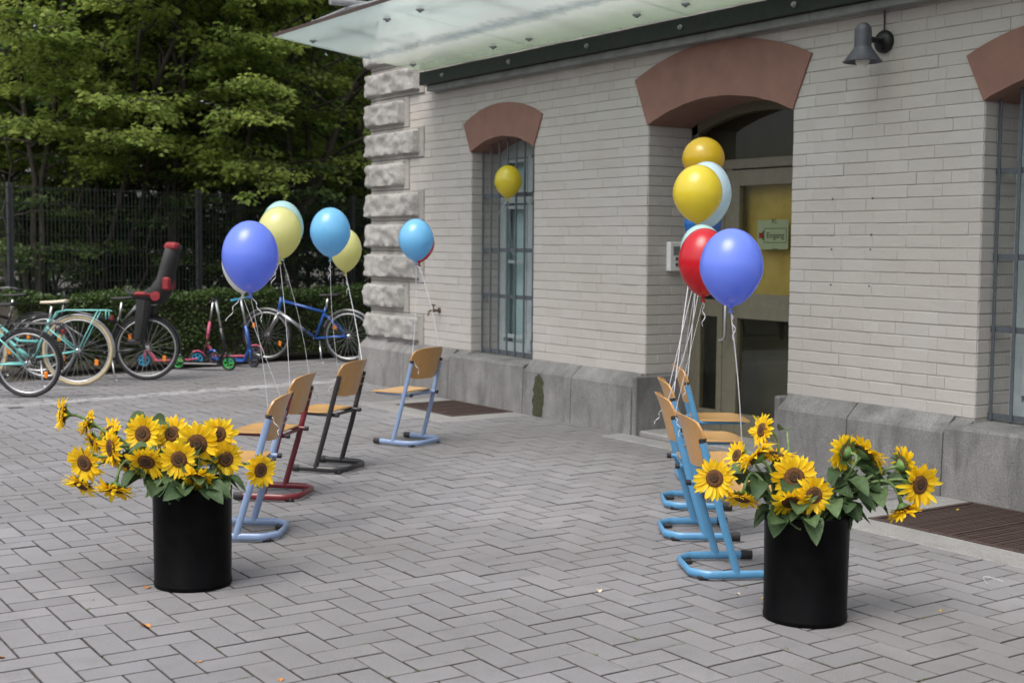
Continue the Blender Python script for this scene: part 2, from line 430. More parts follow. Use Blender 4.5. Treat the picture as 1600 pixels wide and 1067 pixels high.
for n_ in range(-60, 60):
    for m_ in range(-140, 140):
        a0, b0 = -m_+2*n_, m_+2*n_
        for kind, ca, cb in (('A', a0+1, b0+.5), ('B', a0+1.5, b0+2)):
            x = (ca-GX)*W; y = (-cb-GY)*W
            if not (-4 < x < 6.6 and 1.2 < y < 13): continue
            if not paver_ok(x, y, W if kind == 'A' else W/2, W/2 if kind == 'A' else W): continue
            u, v = pix((x, y, 0))
            near = -60 < u < 1660 and -100 < v < 1120
            if not near and (x*FW[0]+y*FW[1] < 0 or not (-700 < u < 2300)): continue
            cells.append((math.hypot(x, y)+(0 if (-20 < u < 1620 and v < 1085) else 100), kind, x, y))
cells.sort()
pmesh = {}
for kind in pv:
    pmesh[kind] = []
    for vs, fs in pv[kind]:
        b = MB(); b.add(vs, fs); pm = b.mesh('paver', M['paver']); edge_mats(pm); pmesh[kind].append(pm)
far = MB()
for i, (d, kind, x, y) in enumerate(cells):
    k = random.randrange(4); dz = random.gauss(0, .0009)
    if i < 300:
        o = bpy.data.objects.new('paver', pmesh[kind][k]); link(o, paving); o.location = (x, y, dz)
        o.rotation_euler = (random.gauss(0, .0018), random.gauss(0, .0018), random.gauss(0, .003))
    else:
        vs, fs = pv[kind][k]; far.tone = random.random(); far.add([(a+x, b_+y, c+dz) for a, b_, c in vs], fs)
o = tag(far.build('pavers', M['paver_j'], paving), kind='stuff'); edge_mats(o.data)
# gutter row of small granite setts
gut = empty('gutter', kind='structure')
bed = MB()
for x0 in [-6]:
    bed.add([(x0, gut_y(x0)-.15, -.0045), (6.9, gut_y(6.9)-.15, -.0045), (6.9, gut_y(6.9)+.13, -.0045), (x0, gut_y(x0)+.13, -.0045)], [(0, 1, 2, 3)])
bed.build('mortar_bed', M['joint'], gut)
st = MB(); setts = []
x = -2.0
while x < 6.85:
    L = random.uniform(.08, .12)
    for r_ in (-1, 0, 1):
        setts.append((x+L/2+r_*.03, gut_y(x)+r_*.088-.01, L))
    x += L+.012
setts.sort(key=lambda s: math.hypot(s[0], s[1])); ns = 0
stj = MB()
sett_me = MB().cbox((-.5, -.038, -.05), (.5, .038, .006), .006).mesh('sett', M['cobble'])
for (sx, sy, L) in setts:
    u, v = pix((sx, sy, 0))
    if ns < 220 and -10 < u < 600:
        o = bpy.data.objects.new('sett', sett_me); link(o, gut); o.scale = (L, 1, 1); o.location = (sx, sy, random.uniform(-.006, .006)); o.rotation_euler = (random.gauss(0, .04), random.gauss(0, .04), .145); ns += 1
    else:
        stj.cbox((sx-L/2, sy-.038, -.05), (sx+L/2, sy+.038, .004), .006)
tag(stj.build('setts', M['cobble'], gut), kind='stuff')
# running-bond paving behind the gutter, under the parked bicycles
yard = MB().add([(-30, gut_y(-30)+.12, -.0075), (30, gut_y(30)+.12, -.0075), (30, back_y(30), -.0075), (-30, back_y(-30), -.0075)], [(0, 1, 2, 3)]).build('bicycle_yard', M['joint'])
tag(yard, kind='structure')
yb = MB(); row = 0
while row < 40:
    for k in range(-24, 60):
        x = k*2*W+(row % 2)*W; y = gut_y(x)+.20+row*W*1.0
        if y > back_y(x)-.05 or x > 9: continue
        u, v = pix((x, y, 0))
        if not (-900 < u < 900): continue
        vs, fs = pv['A'][random.randrange(4)]; yb.tone = random.random()*.9+.1; ca, sa = math.cos(.146), math.sin(.146); dz = random.gauss(0, .0012)
        yb.add([(a*ca-b_*sa+x, a*sa+b_*ca+y, c+dz) for a, b_, c in vs], fs)
    row += 1
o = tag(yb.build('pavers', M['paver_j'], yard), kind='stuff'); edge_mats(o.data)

# ------------------------------------------------------------------ school building
bld = empty('school_building', (XB, 7, 0), label='cream painted brick building with rusticated corner stones and brown window arches', cat='building')
BO = Vector((XB, 7, 0))
def bpart(mb, name, mat, parent=None, **k):
    """parts are modelled in world coordinates; their meshes are shifted to the building's origin"""
    o = mb.build(name, mat, parent or bld, **k)
    off = BO
    o.data.transform(Matrix.Translation(-off)); return o
WINS = [(9.49, 10.525), (3.865, 4.90)]; DOOR = (6.415, 7.945)
def arcz(y, c, half, spring, rise):
    rad = (half*half+rise*rise)/(2*rise)
    return spring+rise-rad+math.sqrt(max(rad*rad-(y-c)**2, 0))
OPEN = [(w[0], w[1], .46, 2.33, .12) for w in WINS]+[(DOOR[0], DOOR[1], 0, 2.40, .155)]
TOPZ = 5.2
core = MB()
ys = [-4.0]+sorted([y for w in OPEN for y in w[:2]])+[12.50]
for i in range(0, len(ys), 2): core.box((XM, ys[i], -.05), (7.15, ys[i+1], TOPZ))
for (a, b, z0, sp, ri) in OPEN:
    core.box((XM, a, sp+ri+.03), (7.15, b, TOPZ))
    if z0 > 0: core.box((XM+.03, a, -.05), (7.15, b, z0-.05))
core.box((7.15, 12.2, -.05), (13, 12.5, TOPZ)); core.box((12.7, -4, -.05), (13, 12.2, TOPZ)); core.box((7.15, -4, -.05), (12.7, -3.7, TOPZ)); core.box((6.3, -4.2, TOPZ), (13.2, 12.8, TOPZ+.25))
core.box((7.15, -3.7, -.05), (12.7, 12.2, 0.02))
bpart(core, 'wall', M['mortar'])
# bricks
CH = .0772; bl = []; Z0 = .470
def clear(y0, y1, z0, z1):
    """cut a course interval by the openings and the quoins -> list of intervals"""
    return None
nc = 0; z = Z0
while z < 3.3:
    segs = [(-2.5, 11.40 if (int((z+.03-.46)/.3125) % 2 == 0) else 11.70)]
    for (a, b, z0, sp, ri) in OPEN:
        zc = z+CH/2
        if zc > sp+ri+.08: continue
        h = 0
        if zc > sp:            # inside the arch: the arch ring covers the edge
            h = .06 if zc > sp+.07 else 0
        new = []
        for s0, s1 in segs:
            if s1 <= a+h or s0 >= b-h: new.append((s0, s1))
            else:
                if a+h > s0: new.append((s0, a+h))
                if b-h < s1: new.append((b-h, s1))
        segs = new
    for s0, s1 in segs:
        y = s1                                       # laid from the far end
        pat = (nc % 2); first = True
        while y > s0+.02:
            L = .26 if not first else (.195 if pat else .13)
            if nc % 4 == 2 and not first and random.random() < .6: L = .13
            first = False
            if y-L < s0+.06: L = y-s0
            bl.append((y-L, y, z)); y -= L
    z += CH; nc += 1
def key(bk):
    c = (XB, (bk[0]+bk[1])/2, bk[2]+CH/2); u, v = pix(c)
    vis = -10 < u < 1610 and -10 < v < 700 and c[2] < 2.95
    return math.dist(c, CAM)+(0 if vis else 100)
bl.sort(key=key)
def brick_geo(L, seed):
    rr = random.Random(seed); h = CH; jz = .0022; jy = .0004; c = .0045; dpt = .014
    y0, y1, z0, z1 = -L/2+jy, L/2-jy, jz, h-jz
    J = lambda s: rr.uniform(-s, s)
    o = [(y0, z0+J(.002)), (y1, z0+J(.002)), (y1, z1+J(.002)), (y0, z1+J(.002))]
    cc = [(y0+c*.4, z0+c+J(.0015)), (y1-c*.4, z0+c+J(.0015)), (y1-c*.4, z1-c+J(.0015)), (y0+c*.4, z1-c+J(.0015))]
    mid = [((cc[k][0]+cc[(k+1) % 4][0])/2, (cc[k][1]+cc[(k+1) % 4][1])/2+J(.0016)) for k in (0, 2)]
    vs = [(dpt, *p) for p in o]+[(.0026, *p) for p in o]+[(J(.0009), *p) for p in cc]
    vs += [(J(.001), *mid[0]), (J(.001), *mid[1])]
    fs = []
    for k in range(4): fs.append((k, 4+k, 4+(k+1) % 4, (k+1) % 4))
    fs += [(5, 4, 8, 12, 9)] and [(4, 8, 12, 9, 5), (5, 9, 10, 6), (6, 10, 13, 11, 7), (7, 11, 8, 4), (8, 11, 13, 12), (12, 13, 10, 9)]
    return vs, fs
bcache = {}
bj = MB()
for i, (y0, y1, zz) in enumerate(bl):
    L = round(y1-y0, 3); kk = random.randrange(6)
    if (L, kk) not in bcache:
        vs, fs = brick_geo(L, kk*977+int(L*1000)); b = MB(); b.add(vs, fs); bcache[(L, kk)] = [vs, fs, None]
    ent = bcache[(L, kk)]
    dx = random.gauss(0, .0011); rx = random.gauss(0, .004)
    if i < 300:
        if ent[2] is None:
            b = MB(); b.add(ent[0], ent[1]); ent[2] = b.mesh('brick', M['brick'])
        o = bpy.data.objects.new('brick', ent[2]); link(o, bld); o.location = Vector((XB+dx, (y0+y1)/2, zz))-BO; o.rotation_euler = (rx, 0, random.gauss(0, .006))
    else:
        bj.tone = random.random(); bj.add([(XB+dx+a, (y0+y1)/2+b_, zz+c+rx*b_) for a, b_, c in ent[0]], ent[1])
o = bpart(bj, 'bricks', M['brick_j']); tag(o, kind='stuff')
# brick jambs of the openings
jm = MB()
for (a, b, z0, sp, ri), dep in zip(OPEN, (.13+.2, .33, .44)):
    z = Z0; k = 0
    while z < sp-.01:
        for (yy, sgn) in ((b, -1), (a, 1)):
            xs = [XB+.004, XB+(.12 if k % 2 else .25), XB+.37, XB+.5]
            for x0, x1 in zip(xs[:-1], xs[1:]):
                x1 = min(x1, XB+dep+.1)
                if x1 <= x0+.02: continue
                jm.tone = random.random(); j2 = random.uniform(0, .0015)
                p0, p1 = sorted((yy+sgn*(.004+j2), yy-sgn*.01))
                jm.cbox((x0+.002, p0, z+.0035), (x1-.002, p1, min(z+CH-.0035, sp)), .003)
        z += CH; k += 1
tag(bpart(jm, 'jamb_bricks', M['brick_j']), kind='stuff')
# arches
for (a, b, z0, sp, ri), (ow, osp, ori, dep) in zip(OPEN, ((.645, 2.598, .15, .40), (.645, 2.598, .15, .40), (.925, 2.757, .196, .44))):
    c = (a+b)/2; half = (b-a)/2; n = 22; ar = MB()
    inn = [(c-half+2*half*i/n) for i in range(n+1)]; out = [(c-ow+2*ow*i/n) for i in range(n+1)]
    vs = []
    for i in range(n+1):
        zi = arcz(inn[i], c, half, sp, ri)+random.uniform(-.003, .003); zo = arcz(out[i], c, ow, osp, ori)
        for x in (XB-.014, XB+dep): vs += [(x, inn[i], zi), (x, out[i], zo)]
    fs = []
    for i in range(n):
        p, q = i*4, i*4+4
        fs += [(p, p+1, q+1, q), (p+2, q+2, q+3, p+3), (p, q, q+2, p+2), (p+1, p+3, q+3, q+1)]
    fs += [(0, 2, 3, 1), (n*4, n*4+1, n*4+3, n*4+2)]
    ar.add(vs, fs); o = bpart(ar, 'arch', M['arch']); fix_normals(o)
# quoins: smooth backing margin with a rough pillow face, long and short in turn
for k in range(11):
    z0 = .46+k*.3125; long_ = (k % 2 == 0); ye = 11.40 if long_ else 11.70
    q = MB(); q.cbox((XB-.012, ye, z0+.003), (XB+.03, 12.52, z0+.3095), .006)
    qo = bpart(q, 'quoin', M['quoin_m'])
    nx, nz = (34 if long_ else 26), 12; y0, y1 = ye+.085, 12.60; za, zb = z0+.032, z0+.282; vs = []; fs = []
    for j in range(nz+1):
        for i in range(nx+1):
            s, t = i/nx, j/nz; e = min(s, 1-s)*(y1-y0); e2 = min(t, 1-t)*(zb-za)
            pr = min(1, (min(e, e2)/.035)); pr = math.sqrt(max(0, 1-(1-pr)**2))
            p = Vector((k*7.3, y0+(y1-y0)*s, za+(zb-za)*t))
            d = noise.fractal(p*9, .9, 2.1, 5)*.026+abs(noise.noise(p*22))*.016
            yy = y0+(y1-y0)*s; 
            if 0 < s < 1: yy += noise.noise(p*30)*.004
            else: yy += noise.noise(p*20+Vector((3, 1, 0)))*.008
            zz = za+(zb-za)*t+noise.noise(p*20)*.006
            vs.append((XB-.012-(.05+d)*pr, yy, zz))
    for j in range(nz):
        for i in range(nx):
            a_ = j*(nx+1)+i; fs.append((a_, a_+1, a_+nx+2, a_+nx+1))
    # return on the far side so that the block has thickness
    rough = MB(); rough.add(vs, fs)
    rough.cbox((XB-.022, y0+.012, za+.008), (XB+.03, y1-.012, zb-.008), .004)
    rough.cbox((XB+.03, 12.52, za+.008), (XB+.5, y1-.01, zb-.008), .01)
    bpart(rough, 'rough_face', M['quoin'], qo, auto=50)
# plinth stones
def plinth_stone(y0, y1, h=.478, ch=.10, wob=0):
    m = MB(); j = .004
    prof = [(XP-.012, -.05), (XP, h-ch), (XP+.012, h-ch+.02), (XB-.006, h), (XB+.04, h), (XB+.04, -.05)]
    n = 6; vs = []; fs = []
    for i in range(n+1):
        y = y0+j+(y1-y0-2*j)*i/n
        for (x, z) in prof:
            vs.append((x+(noise.noise(Vector((y*3, z*4, 1)))*.006 if x < XB-.01 else 0), y, z+(noise.noise(Vector((y*4, x, 5)))*.004 if z > 0 else 0)))
    k = len(prof)
    for i in range(n):
        for t in range(k-1): fs.append((i*k+t, i*k+t+1, (i+1)*k+t+1, (i+1)*k+t))
    fs += [tuple(range(k)), tuple(n*k+t for t in range(k-1, -1, -1))]
    m.add(vs, fs); return m
for (y0, y1) in ((11.62, 12.62), (10.74, 11.62), (8.76, 9.47), (7.965, 8.76), (5.78, 6.395), (5.03, 5.78), (2.9, 3.72), (2.0, 2.9), (1.0, 2.0), (0, 1.0)):
    o = bpart(plinth_stone(y0, y1), 'plinth_stone', M['plinth']); fix_normals(o)
for (y0, y1), (a, b) in zip(((9.47, 10.74), (3.72, 5.03)), WINS):
    m = plinth_stone(y0, y1, .445, .035)
    o = bpart(m, 'plinth_stone', M['plinth']); fix_normals(o)
    s_ = MB(); s_.add([(XB-.01, a-.01, .40), (XB-.01, b+.01, .40), (XB-.01, b+.01, .443), (XB-.01, a-.01, .443), (XB+.34, a-.01, .47), (XB+.34, b+.01, .47)], [(0, 1, 2, 3), (3, 2, 5, 4)])
    s_.add([(XB+.02, a, .43), (XB+.02, b, .43)], [])
    bpart(s_, 'sill', M['plinth'])
    for e0, e1 in ((y0, a), (b, y1)):      # raised ends beside the sill carry the brickwork
        e = MB(); e.add([(XP+.004, e0+.004, .40), (XP+.004, e1-.004, .40), (XB+.03, e0+.004, .474), (XB+.03, e1-.004, .474), (XB+.03, e0+.004, .40), (XB+.03, e1-.004, .40)], [(0, 1, 3, 2), (0, 2, 4), (1, 5, 3), (4, 5, 1, 0), (2, 3, 5, 4)])
        o = bpart(e, 'sill_end', M['plinth']); fix_normals(o)
for yy, s in ((7.945, 1), (6.415, -1)):     # stone returns of the plinth into the doorway
    e = MB(); y0, y1 = sorted((yy-s*.02, yy+s*.03)); e.cbox((XP+.002, y0, -.05), (7.0, y1, .462), .012); bpart(e, 'plinth_return', M['plinth'])
# windows with bars
GX_, WXp = XB+.125, XB+.32
for wi, (a, b) in enumerate(WINS):
    c = (a+b)/2; half = (b-a)/2
    win = MB(); fw_ = .06; d0, d1 = WXp, WXp+.07
    win.box((d0, a, .47), (d1, a+fw_+.03, 2.45)); win.box((d0, b-fw_-.03, .47), (d1, b, 2.45)); win.box((d0+.001, a, .47), (d1-.001, b, .56)); win.box((d0+.001, a, 2.28), (d1-.001, b, 2.5))
    win.box((d0-.012, c-.03, .5), (d1-.004, c+.03, 2.3)); win.box((d0-.008, a, 1.86), (d1-.003, b, 1.95))
    wo = bpart(win, 'window', M['winframe'])
    for s in (0, 1):
        for (z0, z1) in ((.60, 1.84), (1.96, 2.27)):
            p0 = a+.095 if s == 0 else c+.035; p1 = c-.035 if s == 0 else b-.095
            sh = MB()
            for r_ in (((p0, z0), (p0+.035, z1)), ((p1-.035, z0), (p1, z1)), ((p0+.035, z0), (p1-.035, z0+.035)), ((p0+.035, z1-.035), (p1-.035, z1))):
                sh.cbox((d0-.02, r_[0][0], r_[0][1]), (d0+.03, r_[1][0], r_[1][1]), .003)
            if z1-z0 > 1: sh.cbox((d0-.016, p0+.036, 1.30), (d0+.026, p1-.036, 1.33), .002)
            bpart(sh, 'sash', M['winframe'], wo)
            gl = MB(); gl.box((d0+.008, p0+.03, z0+.03), (d0+.014, p1-.03, z1-.03)); bpart(gl, 'pane', M['glass'], wo)
    cu = MB(); cu.add([(d1+.03, a, .5), (d1+.03, b, .5), (d1+.03, b, 2.5), (d1+.03, a, 2.5)], [(3, 2, 1, 0)]); bpart(cu, 'pane_screen', M['curtain'], wo)
    gr = MB()
    for zz in (.485, 1.00, 1.425, 1.925):
        gr.box((GX_-.006, a+.006, zz-.018), (GX_+.006, b-.006, zz+.018))
    go = bpart(gr, 'window_grille', M['grille'])
    nb = 8
    for i in range(nb):
        y = a+.03+(b-a-.06)*i/(nb-1)
        zt = arcz(y, c, half, 2.33, .12)-.005
        br = MB(); br.cbox((GX_-.019 if i else GX_-.02, y-.0105, .46), (GX_-.0065, y+.0105, zt), .003); bpart(br, 'bar', M['grille'], go)
# door
DX = 7.0; a, b = DOOR
dr = MB(); c = (a+b)/2
def rail(y0, y1, z0, z1, x0=DX, x1=DX+.07, mb=None): (mb or dr).cbox((x0, y0, z0), (x1, y1, z1), .004)
rail(b-.075, b, 0, 2.46); rail(a, a+.075, 0, 2.46)
rail(a+.075, b-.075, 2.06, 2.135); rail(b-.47, b-.40, 0, 2.06)
ARC = [(y, arcz(y, c, .765, 2.40, .155)) for y in np.linspace(a, b, 19)]
vs = [(DX, y, z-.07) for y, z in ARC]+[(DX, y, z+.02) for y, z in ARC]+[(DX+.07, y, z-.07) for y, z in ARC]+[(DX+.07, y, z+.02) for y, z in ARC]
fs = [(i, i+1, 19+i+1, 19+i) for i in range(18)]+[(i, 38+i, 38+i+1, i+1) for i in range(18)]
dr.add(vs, fs)
do = bpart(dr, 'door', M['doorframe'])
L0, L1 = a+.08, b-.475                 # the wide leaf
lf = MB()
rail(L1-.10, L1, .02, 2.05, DX-.02, DX+.05, lf); rail(L0, L0+.10, .02, 2.05, DX-.02, DX+.05, lf)
rail(L0+.10, L1-.10, 1.93, 2.05, DX-.019, DX+.049, lf); rail(L0+.10, L1-.10, .93, 1.12, DX-.019, DX+.049, lf); rail(L0+.10, L1-.10, .02, .20, DX-.019, DX+.049, lf)
bpart(lf, 'door_leaf', M['doorframe'], do)
s2 = MB(); rail(b-.395, b-.08, .93, 1.06, DX-.001, DX+.05, s2); rail(b-.395, b-.08, .02, .20, DX-.001, DX+.05, s2); rail(b-.395, b-.335, .2, 2.06, DX-.002, DX+.05, s2); rail(b-.14, b-.08, .2, 2.06, DX-.002, DX+.05, s2)
bpart(s2, 'side_leaf', M['doorframe'], do)
for (y0, y1, z0, z1) in ((L0+.09, L1-.09, 1.11, 1.94), (L0+.09, L1-.09, .19, .94), (b-.34, b-.13, 1.05, 2.06), (b-.34, b-.13, .19, .94)):
    p_ = MB(); p_.box((DX+.012, y0, z0), (DX+.02, y1, z1)); bpart(p_, 'pane', M['doorglass'], do)
tp = MB(); tv = [(DX+.02, y, 2.13) for y, z in ARC]+[(DX+.02, y, z-.06) for y, z in ARC]
tp.add(tv, [(i, 19+i, 19+i+1, i+1) for i in range(18)]); bpart(tp, 'transom_pane', M['doorglass'], do)
bl_ = MB(); bl_.box((DX+.10, L0, 1.02), (DX+.105, L1, 2.06)); bpart(bl_, 'pane_screen', M['ochre'], do)  # ochre panel added behind the glass in place of a lit room
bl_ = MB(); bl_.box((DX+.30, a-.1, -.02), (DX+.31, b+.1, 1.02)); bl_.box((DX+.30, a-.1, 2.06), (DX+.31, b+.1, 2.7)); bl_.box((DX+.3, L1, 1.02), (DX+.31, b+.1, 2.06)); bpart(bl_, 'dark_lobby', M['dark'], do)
hd = MB(); hy = L1-.045
hd.tube([(DX-.02, hy, 1.06), (DX-.075, hy, 1.06), (DX-.085, hy, 1.03), (DX-.085, hy, .80), (DX-.085, hy+.012, .77), (DX-.085, hy+.06, .755)], .013, 10)
bpart(hd, 'door_handle', M['silver'], do, auto=40)
th = MB(); th.cbox((6.50, a+.01, -.03), (7.3, b-.01, .035), .01); bpart(th, 'threshold', M['concrete'])
# door slab and grate borders
ds = MB().cbox((SLAB[0], SLAB[2], -.05), (XP-.016, SLAB[3], .006), .005).build('door_slab', M['concrete']); tag(ds, kind='structure')

# grates
for gi, r in enumerate(GRATES):
    lab = ['dark rusty steel grate set in the paving under the far barred window', 'dark rusty steel grate set in the paving at the right, under the near barred window'][gi]
    ge = empty('light_well_grate', ((r[0]+r[1])/2, (r[2]+r[3])/2, 0), label=lab, cat='grate', group='light well grates along the wall')
    o0 = Vector(ge.location)
    bd = MB(); x0, x1, y0, y1 = r
    bd.cbox((x0-BORD, y0-BORD, -.05), (x0-.008, y1+BORD, .004), .004); bd.cbox((x0-.008, y0-BORD, -.05), (x1-.01, y0-.008, .0036), .004); bd.cbox((x0-.008, y1+.008, -.05), (x1-.01, y1+BORD, .0036), .004)
    o = bd.build('concrete_border', M['concrete'], ge); o.data.transform(Matrix.Translation(-o0))
    pit = MB(); pit.add([(x0-.02, y0-.02, -.045), (x1, y0-.02, -.045), (x1, y1+.02, -.045), (x0-.02, y1+.02, -.045)], [(0, 1, 2, 3)])
    o = pit.build('pit', M['rubber'], ge); o.data.transform(Matrix.Translation(-o0))
    fr = MB()
    for q in (((x0, y0), (x0+.03, y1)), ((x1-.03, y0), (x1, y1)), ((x0+.03, y0), (x1-.03, y0+.03)), ((x0+.03, y1-.03), (x1-.03, y1)), ((x0+.03, (y0+y1)/2-.012), (x1-.03, (y0+y1)/2+.012))):
        fr.box((q[0][0], q[0][1], -.04), (q[1][0], q[1][1], .006))
    o = fr.build('frame', M['grate'], ge); o.data.transform(Matrix.Translation(-o0))
    bm_ = MB().box((-.5, -.0065, -.035), (.5, .0065, .003)).mesh('bar', M['grate'])
    n = int((y1-y0-.06)/.024)
    for i in range(n):
        y = y0+.042+i*.024
        if abs(y-(y0+y1)/2) < .018: continue
        o = bpy.data.objects.new('bar', bm_); link(o, ge); o.scale = (x1-x0-.062, 1, 1); o.location = Vector(((x0+x1)/2, y, random.uniform(-.002, .001)))-o0

# ------------------------------------------------------------------ glass canopy
cy = 11.256; can = empty('glass_canopy', (XB, 7, 3.0), label='frosted dirty glass canopy on point fixings projecting over the doorway', cat='canopy')
def cpart(mb, name, mat, **k):
    o = mb.build(name, mat, can, **k); o.data.transform(Matrix.Translation((-XB, -7, -3.0))); return o
def gz(x): return 3.143+(6.412-x)*.1246
ybs = [11.256, 9.315, 7.374, 5.433, 3.492, 1.551]
for y1, y0 in zip(ybs[:-1], ybs[1:]):
    pn = MB(); x0, x1 = 4.895, 6.42; t = .017
    pn.add([(x0, y0+.004, gz(x0)), (x1, y0+.004, gz(x1)), (x1, y1-.004, gz(x1)), (x0, y1-.004, gz(x0)), (x0, y0+.004, gz(x0)+t), (x1, y0+.004, gz(x1)+t), (x1, y1-.004, gz(x1)+t), (x0, y1-.004, gz(x0)+t)],
           [(0, 3, 2, 1), (4, 5, 6, 7), (0, 1, 5, 4), (1, 2, 6, 5), (2, 3, 7, 6), (3, 0, 4, 7)])
    cpart(pn, 'glass_panel', M['canopy'])
    for yy in (y1-.25, y0+.29):
        for xx in (5.17, 6.2):
            b_ = MB(); zb = gz(xx); b_.lathe([(0, -.028), (.012, -.028), (.014, -.018), (.03, -.014), (.032, -.004), (.03, 0)], 14, (xx, yy, zb)); b_.lathe([(.03, t), (.03, t+.012), (.012, t+.016), (.012, t+.16)], 12, (xx, yy, zb)); cpart(b_, 'point_fixing', M['galv'], auto=40)
    sl = MB(); sl.box((4.90, y0-.003, gz(4.9)+.001), (4.902, y0+.003, gz(4.9)+.016)); 
sb = MB(); sb.box((4.885, 1.55, gz(4.89)-.004), (4.893, 11.256, gz(4.89)+.024)); cpart(sb, 'edge_trim', M['grate'])
# carrying beams above the glass
for yy in (10.3, 8.35, 6.4, 4.45):
    tb = MB(); tb.tube([(6.56, yy, 3.55), (5.0, yy, gz(5)+.2)], .03, 10); cpart(tb, 'tie_rod', M['galv'])
    arm = MB(); 
    for s in (-1, 1): arm.tube([(5.17, yy, gz(5.17)+.18), (5.17, yy+s*.71, gz(5.17)+.15)], .02, 8)
    cpart(arm, 'spider_arm', M['galv'])
bm2 = MB(); bm2.box((6.405, 1.5, 3.005), (6.418, 11.24, 3.128)); bm2.box((6.418, 1.5, 3.005), (6.556, 11.24, 3.02)); bm2.box((6.418, 1.5, 3.11), (6.556, 11.24, 3.126)); bm2.box((6.47, 1.5, 3.02), (6.545, 11.2, 3.11))
cpart(bm2, 'wall_channel', M['steel_black'])
lg = MB()
for k in range(10):
    y1 = 11.2-k*1.0; lg.cbox((6.462, y1-.998, 2.948), (6.556, y1, 3.004), .004)
cpart(lg, 'ledge', M['ledge'])
for k in range(9):
    yy = 10.8-k*1.13; b_ = MB(); b_.lathe([(0, -.022), (.012, -.022), (.014, -.01), (.02, -.008), (.02, 0)], 10, (6.405, yy, 3.06), (1, 0, 0)); cpart(b_, 'bolt', M['galv'], auto=40)

# ------------------------------------------------------------------ things on the wall
lp = onwall(1383, 66, XB); ly, lz = lp[1], lp[2]
lamp = empty('wall_lamp', (XB, ly, lz), label='dark grey dome wall lamp with flared shade beside the door arch', cat='lamp')
lamp.scale = (.84, .84, .84)
q = MB(); q.lathe([(.085, 0), (.085, .02), (.07, .04), (.03, .055), (0, .058)], 24, (-.002, 0, 0), (-1, 0, 0)); q.build('wall_mount', M['lampblack'], lamp, auto=40)
q = MB(); q.tube([(-.05, 0, 0), (-.11, 0, .0), (-.2, 0, .01)], .022, 12); q.build('arm', M['lampblack'], lamp, auto=40)
q = MB(); q.lathe([(.062, -.075), (.062, .05), (.058, .075), (.045, .10), (.025, .115), (0, .12)], 24, (-.24, 0, .0)); q.build('lamp_dome', M['lampgrey'], lamp, auto=40)
q = MB(); q.lathe([(.064, -.06), (.075, -.08), (.135, -.16), (.145, -.165), (.14, -.17), (.128, -.158), (.06, -.07)], 28, (-.24, 0, 0)); q.build('lamp_shade', M['lampgrey'], lamp, auto=40)
q = MB(); q.lathe([(.05, -.08), (.055, -.13), (.05, -.175), (.03, -.20), (0, -.208)], 20, (-.24, 0, 0)); q.build('lamp_globe', M['opal'], lamp, smooth=True)
q = MB(); q.tube([(-.012, 0, .08), (-.012, .004, .25)], .006, 6); q.build('cable', M['lampblack'], lamp)
tpx = onwall(687, 485, XB); tap = empty('water_tap', (XB, tpx[1], tpx[2]), label='small old brass water tap sticking out of the cream wall near the corner', cat='tap')
q = MB(); q.lathe([(.028, 0), (.028, .008), (.012, .012), (.012, .05), (.017, .055), (.017, .085), (.012, .09), (.010, .105)], 14, (0, 0, 0), (-1, 0, 0)); q.tube([(-.10, 0, 0), (-.125, 0, -.008), (-.132, 0, -.05)], .010, 10); q.build('spout', M['brass'], tap, auto=40)
q = MB(); q.tube([(-.07, 0, .01), (-.07, 0, .05)], .007, 8); q.tube([(-.07, -.03, .055), (-.07, .03, .055)], .007, 8); q.build('handle', M['brass'], tap, auto=40)
d = ray(1053, 401); t_ = 7.94/d[1]; ip = CAM+d*t_
ic = empty('intercom_box', (ip[0], 7.938, ip[2]), label='white intercom box on the reveal left of the door', cat='intercom')
q = MB(); q.cbox((-.085, -.05, -.115), (.085, 0, .115), .008); q.build('housing', M['white'], ic)
q = MB(); q.box((-.05, -.0515, .01), (.05, -.0505, .08)); q.build('speaker_grille', M['galv'], ic)
for k in range(2):
    q = MB(); q.cbox((-.03, -.056, -.03-.045*k), (.03, -.0505, -.005-.045*k), .002); q.build('button', M['lampgrey'], ic)
# notice on the door glass
nx = DX+.0235; n0 = onwall(1184, 344, nx); n1 = onwall(1231, 390, nx)
nyc, nzc = (n0[1]+n1[1])/2, (n0[2]+n1[2])/2; nw, nh = abs(n0[1]-n1[1]), abs(n0[2]-n1[2])
nt_ = empty('door_notice', (nx, nyc, nzc), label='pale paper notice reading Eingang taped to the door glass', cat='notice')
q = MB(); q.box((0, -nw/2, -nh/2), (.0015, nw/2, nh/2)); q.build('sheet', M['paper'], nt_)
def text(body, size, x, y, z, mat, parent, name='lettering'):
    cu = bpy.data.curves.new(name, 'FONT'); cu.body = body; cu.size = size; cu.align_x = 'CENTER'; cu.align_y = 'CENTER'
    to = bpy.data.objects.new(name, cu); COL.objects.link(to)
    dg = bpy.context.evaluated_depsgraph_get(); me = bpy.data.meshes.new_from_object(to.evaluated_get(dg))
    bpy.data.objects.remove(to); me.materials.clear(); me.materials.append(mat)
    o = bpy.data.objects.new(name, me); link(o, parent)
    # text reads from -x side: right of the text is -y
    o.matrix_local = Matrix(((0, 0, -1, x), (-1, 0, 0, y), (0, 1, 0, z), (0, 0, 0, 1))); return o
k = nw/47
text('Eingang', 9*k, -.0012, -4*k, -1*k, M['ink'], nt_)
text('RS', 7*k, -.0012, -2*k, 14.5*k, M['ink'], nt_)
text('bitte', 4.5*k, -.0012, -4*k, -16*k, M['ink'], nt_)
q = MB()
